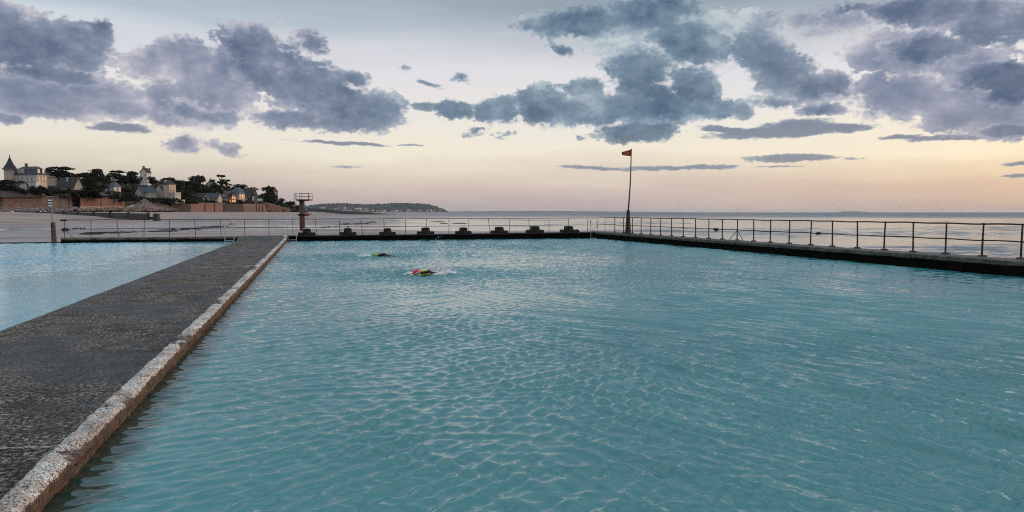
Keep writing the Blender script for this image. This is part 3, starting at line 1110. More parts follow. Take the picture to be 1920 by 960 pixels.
# ------------------------------------------------------------------ starting blocks
bl = ['starting block directly in front of the diving tower', 'second starting block from the diving tower', 'third starting block from the diving tower',
      'fourth starting block from the diving tower', 'fourth starting block from the arched corner ladder', 'third starting block from the arched corner ladder',
      'second starting block from the arched corner ladder', 'starting block beside the arched corner ladder, with a slumped end']
proto = None
for i, px in enumerate((574.5, 651.6, 726, 797.5, 868.5, 936, 1002.7, 1066)):
    by = POOL_Y + .42
    x = at_y(px, by)
    if proto is None:
        proto = thing('starting_block', bl[0], 'starting block', (0, 0, 0), 0, 'concrete starting blocks on the far wall')
        mb = MB()
        mb.hexa([(-.56, -.36, -.05), (.56, -.36, -.05), (.56, .36, -.05), (-.56, .36, -.05), (-.53, -.34, .19), (.53, -.34, .19), (.53, .34, .19), (-.53, .34, .19)])
        mb.build('base_step', M['block'], proto)
        mb = MB()
        mb.hexa([(-.26, -.30, .185), (.26, -.30, .185), (.26, .28, .185), (-.26, .28, .185), (-.23, -.28, .42), (.23, -.28, .42), (.23, .26, .45), (-.23, .26, .45)])
        mb.build('platform', M['block'], proto)
        for s in (-1, 1):
            mb = MB()
            mb.tube([(s * .19, .0, .43), (s * .19, .0, .47)], [.055, .05], 10)
            mb.build('white_cap', M['white_paint'], proto)
        t = proto
    else:
        t = copy_tree(proto)
        t['label'] = bl[i]
    t.location = (x, by, .355 + .075 * float(sstep(np.array(x), 3, 19)))
    t.rotation_euler.z = R(lean.uniform(-3, 3))
    s = lean.uniform(.94, 1.04)
    t.scale = (s, 1, s)
last = t
mb = MB()
mb.ball((.62, -.05, .06), .17, 10, 6, (1.2, 1.3, .9))
mb.build('slumped_end', M['block'], last)


# ------------------------------------------------------------------ pool ladders
def ladder(x, y, w, ztop, label, arch, mm, zb=-.7):
    t = thing('pool_ladder', label, 'pool ladder', (x, y, 0), 0, 'pool ladders')
    for s in (-1, 1):
        mb = MB()
        if arch:
            pts = [(s * w / 2, -.12, zb), (s * w / 2, -.12, ztop - .22)]
            for k in range(1, 9):
                q = math.pi * k / 9
                pts.append((s * w / 2 + .02 * k, .14 - .26 * math.cos(q), ztop - .22 + .22 * math.sin(q)))
            pts += [(s * w / 2 + .2, .42, ztop - .25), (s * w / 2 + .22, .44, .38)]
        else:
            pts = [(s * w / 2, -.10, zb), (s * w / 2, -.10, ztop - .12)]
            for k in range(1, 7):
                q = math.pi * k / 6
                pts.append((s * w / 2, .08 - .18 * math.cos(q), ztop - .12 + .12 * math.sin(q)))
            pts += [(s * w / 2, .27, ztop - .4), (s * w / 2, .28, .30)]
        mb.tube(pts, .024, 8)
        mb.build('rail', mm, t)
    for z in (-.45, -.18, .08):
        mb = MB()
        mb.box(-w / 2, -.15, z, w / 2, -.05, z + .03)
        mb.build('rung', mm, t)
    return t


M['pale_steel'] = mat('pale_grey_steel', (.50, .46, .44), .4, (10, (.3, .26, .24), .5, .7))
ladder((at_y(421, POOL_Y) + at_y(438, POOL_Y)) / 2, POOL_Y - .03, at_y(438, POOL_Y) - at_y(421, POOL_Y), 1.28, 'pale steel ladder down into the small pool', False, M['pale_steel'])
ladder((at_y(539, POOL_Y) + at_y(555, POOL_Y)) / 2, POOL_Y - .03, at_y(555, POOL_Y) - at_y(539, POOL_Y), 1.27, 'pale steel ladder beside the end of the walkway kerb', False, M['pale_steel'])
ladder((at_y(1105, POOL_Y) + at_y(1110.5, POOL_Y)) / 2 + .2, POOL_Y - .03, .5, 1.28, 'dark arched ladder in the corner below the flagpole', True, M['steel'])

# ------------------------------------------------------------------ flagpole and flag
fy = at_x(1178, WALL_X + .45)
t = thing('flagpole', 'tall leaning dark flagpole on the wall corner', 'flagpole', (WALL_X + .45, fy, .46))
mb = MB()
mb.tube([(0, 0, -.05), (0, 0, .04), (0, 0, .05), (-.0, 0, 1.50)], [.30, .30, .19, .10], 10)
mb.build('tapered_base', M['dark_metal'], t)
D_f = (Vector((WALL_X + .45, fy, 0)) - CAM).dot(HF)
tip = at_d(1184.5, 279, D_f) - Vector((WALL_X + .45, fy, .46))
b_ = Vector((0, 0, 1.48))
mb = MB()
mb.tube([b_ + (tip - b_) * k / 8 + Vector((.03 * math.sin(k * .5), 0, 0)) for k in range(9)], [.052, .05, .048, .045, .042, .04, .037, .034, .03], 8)
mb.build('mast', mat('mast_timber', (.07, .045, .03), .6, (3, (.12, .08, .05), .5, .7)), t)

base_t = Vector((WALL_X + .45, fy, .46))
mb = MB()
vs, fs = [], []
nu, nv = 12, 6
hoist = tip - (tip - b_).normalized() * .02
hl = 13.0 * D_f / F
fl = 17.5 * D_f / F
for i in range(nu + 1):
    u = i / nu
    for j in range(nv + 1):
        v = j / nv
        zt = -.0 - .16 * u ** .8 * 1.15
        zb = -hl + .02 * u + .06 * u * u
        if u > .95:
            zb += .02
        z = zt + (zb - zt) * v
        off = .05 * math.sin(u * 7 + v * 2) * u
        vs.append(base_t + hoist - RGT * (fl * u + .03) + HF * off + Vector((0, 0, z)))
for i in range(nu):
    for j in range(nv):
        a = i * (nv + 1) + j
        fs.append((a, a + 1, a + nv + 2, a + nv + 1))
mb.add(vs, fs)
flag = mb.build('flag', [M['orange_flag'], M['yellow_flag']], None, True)
for k, pl in enumerate(flag.data.polygons):
    i, j = divmod(k, nv)
    pl.material_index = 1 if (3 <= i <= 9 and 1 < j < 5) else 0
mo = flag.modifiers.new('thickness', 'SOLIDIFY')
mo.thickness = .006
tag(flag, 'torn red pennant with an orange middle flying from the flagpole', 'flag')

# ------------------------------------------------------------------ striped marker post
px_y = POOL_Y - .12
mx = at_y(98.5, px_y)
t = thing('marker_post', 'timber marker post with a black and white striped top', 'marker post', (mx, px_y, 0))
D_m = (Vector((mx, px_y, 0)) - CAM).dot(HF)
def zpx(py, D):
    return CAM.z + (398 - py) * D / F
mb = MB()
mb.tube([(0.02, 0, -1.2), (0.02, 0, .3), (0, 0, zpx(418, D_m)), (0, 0, zpx(416.5, D_m))], [.145, .14, .12, .09], 8)
mb.build('timber_pile', M['wood_post'], t)
mb = MB()
mb.tube([(.0, -.02, zpx(418, D_m) - .1), (-.10, -.02, zpx(376, D_m))], .035, 8)
mb.build('pole', M['grey_pole'], t)
z0, z1 = zpx(386.5, D_m), zpx(374.5, D_m)
hh = (z1 - z0) / 5
for k in range(5):
    mb = MB()
    mb.box(-.17 + (k == 4) * -.01, -.075, z0 + hh * k + .001, .01, -.055, z0 + hh * (k + 1) - .001)
    mb.build('stripe_plate', M['white_paint'] if k % 2 == 0 else M['black_paint'], t)

# ------------------------------------------------------------------ diving tower out on the flats
DT = 112.0
tp = at_d(567, 432, DT)
gz = -1.0
t = thing('diving_tower', 'concrete diving tower with a railed platform and red trim, standing on the sand', 'diving tower', (tp.x, tp.y, 0), -YAW)
s_ = DT / F
def tz(py):
    return CAM.z + (398 - py) * s_
mb = MB()
mb.tube([(0, 0, gz - .8), (0, 0, tz(402)), (0, 0, tz(375))], [.40, .40, .40], 18)
mb.build('column', M['tower_concrete'], t, True)
def slab(z0, z1, x0, x1, y0, y1, mm, nm, ch=.25):
    mb = MB()
    mb.hexa([(x0 + ch, y0 + ch, z0), (x1 - ch * 2.2, y0 + ch, z0), (x1 - ch * 2.2, y1 - ch, z0), (x0 + ch, y1 - ch, z0), (x0, y0, z1), (x1, y0, z1), (x1, y1, z1), (x0, y1, z1)])
    return mb.build(nm, mm, t)
X0, X1 = -8.5 * s_, 17 * s_
top = slab(tz(377), tz(374), X0, X1, -1.0, 1.0, M['tower_dark'], 'upper_platform')
mb = MB()
mb.box(X1 - .9, -1.01, tz(376.2), X1 + .012, 1.01, tz(375.2))
mb.build('red_edge', M['red_paint'], top)
low_ = slab(tz(405), tz(401.5), -7.5 * s_, 16 * s_, -.8, .8, M['tower_dark'], 'lower_platform', .3)
def railset(z0, z1, x0, x1, y0, y1, r, nm, parts, mids):
    mb = MB()
    for (a, b) in (((x0, y0), (x1, y0)), ((x1, y0), (x1, y1)), ((x1, y1), (x0, y1))):
        for z in [z1] + mids:
            mb.tube([(a[0], a[1], z), (b[0], b[1], z)], r, 6)
    mb.build(nm, M['dark_metal'], t)
    for (x, y) in parts:
        mb = MB()
        mb.tube([(x, y, z0), (x, y, z1)], r * 1.15, 6)
        mb.build('rail_post', M['dark_metal'], t)
railset(tz(374), tz(363), X0 + .05, X1 - .05, -.95, .95, .026, 'guard_rail', [(X0 + .05, -.95), (3.5 * s_, -.95), (X1 - .05, -.95), (X1 - .05, .95), (9 * s_, .95), (X0 + .05, .95)], [tz(368.5)])
railset(tz(401.5), tz(391), 7 * s_, 15.5 * s_, -.75, .75, .020, 'lower_guard_rail', [(7 * s_, -.75), (14.5 * s_, -.75), (14.5 * s_, .75)], [])
mb = MB()
for sx_ in (-.14, .14):
    mb.tube([(X0 - .32 + sx_, 0, tz(379)), (X0 - .32 + sx_, 0, tz(362.5))], .03, 6)
for k in range(5):
    mb.tube([(X0 - .62, 0, tz(363 + 4 * k)), (X0 + .02, 0, tz(363 + 4 * k))], .022, 6)
mb.build('access_ladder', M['dark_metal'], t)
mb = MB()
for sx_ in (.16, .36):
    mb.tube([(sx_, -.42, gz - .3), (sx_, -.42, tz(404.5))], .035, 6)
for k in range(9):
    z = tz(429 - 2.6 * k)
    mb.tube([(.16, -.42, z), (.36, -.42, z)], .022, 6)
mb.build('red_ladder', M['red_paint'], t)
mb = MB()
mb.tube([(0, 0, tz(406.6)), (0, 0, tz(404.9))], .415, 18)
mb.build('red_band', M['red_paint'], t)
# life ring
lb = thing('life_ring', 'red life ring hanging on the lower platform of the diving tower', 'life ring', at_d(575.5, 402, DT - .95))
lb.rotation_euler = (0, 0, -YAW)
mb = MB()
nm, nn = 18, 8
for i in range(nm):
    q = 2 * math.pi * i / nm
vs, fs = [], []
for i in range(nm):
    q = 2 * math.pi * i / nm
    for j in range(nn):
        w = 2 * math.pi * j / nn
        rr_ = .24 + .075 * math.cos(w)
        vs.append((rr_ * math.cos(q), .06 * math.sin(w), rr_ * math.sin(q)))
for i in range(nm):
    for j in range(nn):
        fs.append((i * nn + j, i * nn + (j + 1) % nn, ((i + 1) % nm) * nn + (j + 1) % nn, ((i + 1) % nm) * nn + j))
mb.add(vs, fs)
mb.build('ring', M['red_paint'], lb, True)
mb = MB()
mb.tube([(0, 0, .30), (0, .12, .55)], .012, 5)
mb.build('rope', M['black_paint'], lb)

# ------------------------------------------------------------------ the shore: hillside, sea walls
def rw_at(px):
    return float(np.interp(px, PXW, RW))


SKYL = ([-400, -60, 0, 60, 100, 150, 200, 270, 330, 400, 450, 490, 520, 545, 565, 580], [346, 344, 341, 338, 337, 336, 336, 335, 344, 348, 354, 368, 378, 386, 393, 398])
FOOT = ([-400, 0, 60, 95, 150, 228, 250, 325, 420, 480, 520, 550, 575], [358, 358, 364, 368, 373, 373, 376, 381, 384, 385, 387, 391, 396.5])
m = mat('hillside_ground', (.030, .034, .020), .95, [(.08, (.022, .027, .014), .4, .6), (.3, (.05, .048, .03), .58, .75)], (.5, .6), coord='Position')
cols = np.arange(-400, 579, 3.0)
rows = 26
P_ = np.zeros((rows + 2, len(cols), 3))


def hill_point(px, t):
    ys_ = np.interp(px, *SKYL)
    yf = np.interp(px, *FOOT)
    y = yf + (ys_ - yf) * t ** .85
    D = rw_at(px) * .985 + 9 + 210 * t
    return at_d(px, y, D)


for i, px in enumerate(cols):
    for j in range(rows):
        t = j / (rows - 1)
        q = hill_point(px, t)
        q.z += (fbm(np.array(q.x / 14), np.array(q.y / 14), 3, 77) - .5) * 3.0 * math.sin(math.pi * min(1, t * 1.2)) * (1 - sstep(np.array(px), 540, 575))
        P_[j + 1, i] = q
    q = Vector(P_[1, i])
    P_[0, i] = q + Vector((0, 0, -9)) - HF * 1.0
    q = Vector(P_[rows, i])
    P_[rows + 1, i] = q + HF * 120 + Vector((0, 0, -22))
hill = grid_mesh('hillside', P_, m)
tag(hill, kind='structure')

M['foliage'] = mat('dark_foliage', (.022, .028, .014), .9, [(.4, (.040, .044, .022), .5, .7)], None, spec=.2, coord='Position')
M['foliage_b'] = mat('deep_conifer_foliage', (.016, .021, .013), .9, [(.35, (.030, .035, .018), .5, .7)], None, spec=.2, coord='Position')
M['bark'] = mat('dark_bark', (.028, .022, .018), .9)


def leaf_cloud(mb, pts, sizes, rs):
    for q, s in zip(pts, sizes):
        a = Vector(rs.normal(0, 1, 3)).normalized()
        b = a.orthogonal().normalized()
        c = a.cross(b)
        w = rs.uniform(0, 6.28)
        u = (b * math.cos(w) + c * math.sin(w)) * s
        v = (c * math.cos(w) - b * math.sin(w)) * s * .7
        q = Vector(q)
        mb.add([q - u, q - v * rs.uniform(.6, 1.1), q + u * rs.uniform(.7, 1.2), q + v], [(0, 1, 2, 3)])


# scrub covering the slope
rs = np.random.RandomState(5)
mb = MB()
pts, sz = [], []
for k in range(15000):
    px = rs.uniform(-60, 572)
    t = rs.uniform(0.0, 1.0) ** 1.1
    if px > 520:
        t *= 1
    q = hill_point(px, t)
    n_ = vnoise(np.array(q.x / 7), np.array(q.y / 7), 12)
    s = 1.0 if px < 545 else .8
    pts.append((q.x, q.y, q.z + .2 + s * 3.0 * max(0, n_ - .25) * rs.uniform(.1, 1)))
    sz.append(rs.uniform(.5, 1.1) * s)
leaf_cloud(mb, pts, sz, rs)
scrub = mb.build('hillside_scrub', M['foliage'])
tag(scrub, 'dense dark scrub and hedges covering the slope around the villas', 'scrub', kind='stuff')


def mm_per(px, D):
    return D / F


MASON = [mat('brown_masonry', (.155, .105, .085), .9, [(.5, (.10, .07, .058), .45, .65), (3, (.21, .16, .13), .6, .75)], (3, .1), coord='Position'),
         mat('red_brick_panel', (.20, .105, .085), .9, [(.4, (.15, .085, .07), .45, .65), (3, (.25, .16, .13), .62, .75)], (3, .06), coord='Position'),
         mat('dark_stone', (.055, .045, .040), .9, [(.6, (.035, .03, .028), .45, .65), (2.5, (.09, .075, .065), .6, .75)], (2, .15), coord='Position'),
         mat('pale_coping', (.34, .28, .25), .9, (2, (.24, .19, .17), .5, .7), coord='Position'),
         mat('red_coping', (.22, .06, .05), .9, (1, (.15, .05, .045), .5, .7), coord='Position')]


def quad_wall(mb, a, b, yt, yb, Dt, Db, thick=2.0, ya2=None):
    """sloping wall face between px a and b; top further away than the foot"""
    yt2 = yt if ya2 is None else ya2
    p = [at_d(a, yb, Db(a)), at_d(b, yb, Db(b)), at_d(b, yt2, Dt(b)), at_d(a, yt, Dt(a))]
    back = HF * thick
    p[0].z -= 1.2
    p[1].z -= 1.2
    mb.hexa([p[0], p[1], p[1] + back * 2.5, p[0] + back * 2.5, p[3], p[2], p[2] + back, p[3] + back])


def seawall(label, a, b, yt, yb, batter, mm, coping=None, cop_m=3, ribs=(), rib_m=0, yt2=None, foot=False):
    t = thing('sea_wall', label, 'sea wall')
    Dt = lambda x: rw_at(x) * .985 + batter
    Db = lambda x: rw_at(x) * .985
    mb = MB()
    n = max(1, int((b - a) / 18))
    for k in range(n):
        x0, x1 = a + (b - a) * k / n, a + (b - a) * (k + 1) / n
        y0 = yt if yt2 is None else yt + (yt2 - yt) * k / n
        y1 = yt if yt2 is None else yt + (yt2 - yt) * (k + 1) / n
        quad_wall(mb, x0, x1, y0, yb, Dt, Db, 2.0, y1)
    mb.build('wall_face', MASON[mm], t)
    if coping:
        mb = MB()
        p0, p1 = at_d(a - .3, yt - .05, Dt(a) - .25), at_d(b + .3, (yt2 or yt) - .05, Dt(b) - .25)
        up = Vector((0, 0, coping))
        bk = HF * 2.4
        mb.hexa([p0, p1, p1 + bk, p0 + bk, p0 + up, p1 + up, p1 + bk + up, p0 + bk + up])
        mb.build('coping', MASON[cop_m], t)
    if foot:
        mb = MB()
        p0, p1 = at_d(a - .8, yb + .6, Db(a) - 1.6), at_d(b + .8, yb + .6, Db(b) - 1.6)
        up = Vector((0, 0, .55))
        bk = HF * 1.5
        mb.hexa([p0 - up * 3, p1 - up * 3, p1 + bk - up * 3, p0 + bk - up * 3, p0 + up, p1 + up, p1 + bk + up, p0 + bk + up])
        mb.build('footing', MASON[3], t)
    for x in ribs:
        mb = MB()
        w = .9
        f = HF * -.5
        p = [at_d(x - w, yb, Db(x)) + f - Vector((0, 0, 1)), at_d(x + w, yb, Db(x)) + f - Vector((0, 0, 1)), at_d(x + w * .8, yt - .3, Dt(x)) + f, at_d(x - w * .8, yt - .3, Dt(x)) + f]
        bk = HF * 1.2
        mb.hexa([p[0], p[1], p[1] + bk, p[0] + bk, p[3], p[2], p[2] + bk, p[3] + bk])
        mb.build('buttress', MASON[rib_m], t)
    return t


seawall('tall brown masonry sea wall below the turreted villa', -200, 79, 365, 391.5, 4, 0, .35, 3)
seawall('sloping brown sea wall under the white balustrade', 80.5, 131, 369.5, 390, 7, 0, .4, 3, (98, 115, 131), 0)
seawall('two red brick panels of sea wall with red coping', 151, 228, 372, 388, 4, 1, .55, 4, (151, 190, 228), 0, foot=True)
seawall('dark recessed stone wall between the rock slope and the brick panels', 322, 354.5, 380.5, 394, 1.5, 2)
seawall('line of pinkish brick panels with sloping buttresses', 355.5, 419, 381.5, 395, 4, 1, .35, 3, (355.5, 384, 402, 419), 2, foot=False)
seawall('dark stone wall below the brick house with sunset-orange windows', 421, 454.5, 383, 395.5, 1.5, 2)
seawall('pale brown wall panel beyond the dark stone wall', 455.5, 476, 383.5, 396, 3, 0, .35, 3)
t = seawall('stepped buttressed wall at the end of the promenade', 477.5, 496, 382, 396.5, 3, 0, None, 3, (481, 486, 492), 2)
# upper retaining wall with dark bays under the villa
t = seawall('dark upper retaining wall under the villa hedge', -200, 77, 357.5, 366, 9, 2, .3, 2)
D_ = rw_at(27) + 1.0
t = thing('drain_buttress', 'tall dark drain buttress with a pale cap on the brown sea wall', 'buttress', at_d(25.5, 381, D_), -YAW)
s_ = D_ / F
mb = MB()
mb.hexa([(-2.6 * s_, -1.2, -3), (2.6 * s_, -1.2, -3), (2.6 * s_, 3, -3), (-2.6 * s_, 3, -3), (-2.2 * s_, 1.4, 17 * s_), (2.2 * s_, 1.4, 17 * s_), (2.2 * s_, 5, 17 * s_), (-2.2 * s_, 5, 17 * s_)])
mb.build('shaft', MASON[2], t)
mb = MB()
mb.box(-3.2 * s_, 1.0, 17 * s_, 3.2 * s_, 5.2, 18.6 * s_)
mb.build('cap', mat('blue_grey_cap', (.12, .17, .26), .6), t)
# pale notice board
D_ = rw_at(34) + 6
s_ = D_ / F
t = thing('notice_board', 'large pale notice board on the wall below the villa', 'notice board', at_d(33.8, 357.5, D_), -YAW)
mb = MB()
mb.box(-6.8 * s_, -.1, .6 * s_, 6.8 * s_, .08, 8.2 * s_)
brd = mb.build('board', mat('pale_board', (.62, .60, .58), .6, (.3, (.5, .49, .48), .5, .7)), t)
for s in (-1, 1):
    mb = MB()
    mb.box(s * 5.2 * s_ - .12, -.02, -4.5 * s_, s * 5.2 * s_ + .12, .06, .6 * s_ - .01)
    mb.build('leg', M['dark_metal'], t)
# white balustrade
D_ = rw_at(112) * .985 + 7.2
s_ = D_ / F
t = thing('balustrade', 'white balustrade along the top of the sloping sea wall', 'balustrade', at_d(112, 369.3, D_), -YAW)
mb = MB()
mb.box(-19 * s_, -.2, 4.6 * s_, 19 * s_, .2, 5.6 * s_)
mb.build('top_rail', MASON[3], t)
mb = MB()
mb.box(-19 * s_, -.18, 0, 19 * s_, .18, .9 * s_)
mb.build('bottom_rail', MASON[3], t)
for k in range(11):
    x = (-18.4 + 36.8 * k / 10) * s_
    mb = MB()
    mb.box(x - .32, -.15, .9 * s_, x + .32, .15, 4.6 * s_)
    mb.build('baluster', MASON[3], t)


# stones at the foot of the walls: rip-rap read as one mass
def rocks(name, label, gen_, count, seed, mm, smin, smax):
    rs = np.random.RandomState(seed)
    mb = MB()
    base = bmesh.new()
    bmesh.ops.create_icosphere(base, subdivisions=1, radius=1)
    bv = np.array([v.co[:] for v in base.verts])
    bf = [tuple(v.index for v in f.verts) for f in base.faces]
    base.free()
    for k in range(count):
        q = gen_(rs)
        s = rs.uniform(smin, smax)
        vv = bv * rs.uniform(.6, 1.3, bv.shape) * s * np.array([1.2, 1.0, .7])
        a = rs.uniform(0, 6.28)
        ca, sa = math.cos(a), math.sin(a)
        vv = np.stack([vv[:, 0] * ca - vv[:, 1] * sa, vv[:, 0] * sa + vv[:, 1] * ca, vv[:, 2]], -1)
        mb.add(vv + np.array(q), bf)
    o = mb.build(name, mm)
    tag(o, label, 'rocks', kind='stuff')
    return o


M['rock'] = mat('grey_pink_rock', (.21, .165, .155), .9, [(.35, (.11, .085, .08), .42, .6), (1.2, (.36, .31, .30), .58, .72)], (2, .1), coord='Position')
M['rock_dark'] = mat('dark_wet_rock', (.04, .035, .033), .7, (.5, (.07, .06, .055), .5, .7), (2, .1), coord='Position')


def riprap_gen(rs):
    px = rs.uniform(-20, 262)
    u = rs.uniform(0, 1)
    if 135 < px < 250:
        y = rs.uniform(389.5, 394.5)
    else:
        y = rs.uniform(390.5, 396.0)
    return at_d(px, y, rw_at(px) * .975 - u * 1 - (y - 389) * 1.4)


rocks('riprap_stones', 'pale rip-rap stones along the foot of the sea walls', riprap_gen, 420, 3, M['rock'], .5, 1.3)


def slope_gen(rs):
    while True:
        px = rs.uniform(250, 330)
        v = rs.uniform(0, 1)
        yt = np.interp(px, [250, 268, 285, 325, 330], [388, 373.5, 377, 388, 391])
        y = 394.5 + (yt - 394.5) * v
        return at_d(px, y, rw_at(px) * .98 - 6 + 16 * v)


rocks('tumbled_rock_slope', 'steep slope of tumbled pinkish boulders below the pale villas', slope_gen, 700, 8, M['rock'], .5, 1.4)


def cliff_gen(rs):
    px = rs.uniform(494, 548)
    yt = np.interp(px, [494, 510, 530, 548], [381, 384, 390, 394])
    v = rs.uniform(0, 1)
    return at_d(px, 397 + (yt - 397) * v, rw_at(px) * .985 + 4 + 5 * v)


M['cliff'] = mat('reddish_cliff_earth', (.17, .105, .085), .95, [(.12, (.09, .06, .05), .45, .62), (.6, (.23, .17, .15), .6, .75)], (1, .3), coord='Position')
rocks('crumbling_bank', 'reddish crumbling bank at the end of the promenade walls', cliff_gen, 420, 9, M['cliff'], 1.0, 2.4)

# concrete ramp between brick panels and rock slope
mb = MB()
p0, p1, p2, p3 = at_d(226, 392, rw_at(226) - 8), at_d(262, 394.5, rw_at(262) - 12), at_d(268, 376, rw_at(268) + 8), at_d(258, 379.5, rw_at(258) + 8)
dn = Vector((0, 0, -3))
mb.hexa([p0 + dn, p1 + dn, p2 + dn, p3 + dn, p0, p1, p2, p3])
tag(mb.build('slipway', MASON[3]), 'pale concrete slipway running up beside the boulder slope', 'slipway')

# long dark groyne on the sand
GA, GB = at_d(30, 400, 330), at_d(278, 406.0, 235)
t = thing('groyne', 'long dark timber groyne crossing the sand below the rip-rap', 'groyne')
nseg = 9
for k in range(nseg):
    a, b = GA + (GB - GA) * (k / nseg), GA + (GB - GA) * ((k + 1) / nseg)
    h = .95
    mb = MB()
    off = HF * .22
    mb.hexa([a - Vector((0, 0, 1.2)) - off, b - Vector((0, 0, 1.2)) - off, b - Vector((0, 0, 1.2)) + off, a - Vector((0, 0, 1.2)) + off,
             a + Vector((0, 0, h * (.75 + .25 * (k > 2)))) - off, b + Vector((0, 0, h)) - off, b + Vector((0, 0, h)) + off, a + Vector((0, 0, h)) + off])
    mb.build('plank_panel', M['rock_dark'], t)
for k in range(nseg + 1):
    a = GA + (GB - GA) * (k / nseg)
    mb = MB()
    mb.hexa([(a.x - .42, a.y - .75, a.z - 1.2), (a.x + .42, a.y - .75, a.z - 1.2), (a.x + .42, a.y + .75, a.z - 1.2), (a.x - .42, a.y + .75, a.z - 1.2),
             (a.x - .36, a.y - .65, a.z + 1.3), (a.x + .36, a.y - .65, a.z + 1.3), (a.x + .36, a.y + .65, a.z + 1.3), (a.x - .36, a.y + .65, a.z + 1.3)])
    mb.build('post', M['rock_dark'], t)
GC = at_d(293.5, 407.2, 235)
t = thing('outfall_block', 'squat dark outfall block with a short pole beyond the groyne end', 'outfall', GC, -YAW)
mb = MB()
mb.hexa([(-.9, -.9, -1.2), (.9, -.9, -1.2), (.9, .9, -1.2), (-.9, .9, -1.2), (-.75, -.75, 1.15), (.75, -.75, 1.15), (.75, .75, 1.15), (-.75, .75, 1.15)])
mb.build('block', M['rock_dark'], t)
mb = MB()
mb.tube([(-.2, 0, 1.1), (-.2, 0, 2.5)], .10, 6)
mb.build('pole', M['dark_metal'], t)
mb = MB()
mb.box(-3.2, -.25, -.6, -.9, .25, .12)
mb.build('sill', M['rock_dark'], t)

# ------------------------------------------------------------------ houses
WALLS = {k: mat(k + '_render', c, .9, (.5, tuple(v * .8 for v in c), .5, .75)) for k, c in dict(
    cream=(.46, .39, .32), white=(.60, .55, .52), pink=(.50, .36, .29), beige=(.42, .36, .30), brick=(.34, .16, .12), dark=(.07, .06, .055), grey=(.36, .33, .31)).items()}
ROOFS = {k: mat(k + '_roof', c, .6, (1.2, tuple(v * .6 for v in c), .45, .65), (3, .05)) for k, c in dict(
    slate=(.045, .050, .070), blue=(.075, .095, .14), brown=(.055, .035, .03), dark=(.020, .018, .020), pale=(.5, .47, .46)).items()}
M['glass'] = mat('window_glass', (.03, .035, .045), .08)
M['glass_warm'] = mat('sunset_window_glass', (.30, .20, .14), .12)  # warm sunset reflection put into the pane colour
M['frame'] = mat('white_window_frame', (.72, .69, .65), .6)
M['shutter'] = mat('brown_shutter', (.16, .09, .07), .7)
mg = bpy.data.materials.new('sunset_glow_window')
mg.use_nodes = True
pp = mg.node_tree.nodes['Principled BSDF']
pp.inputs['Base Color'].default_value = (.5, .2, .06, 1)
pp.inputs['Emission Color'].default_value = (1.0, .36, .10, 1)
pp.inputs['Emission Strength'].default_value = .75  # emission stands in for the sunset mirrored in these panes
M['sunset_glow'] = mg


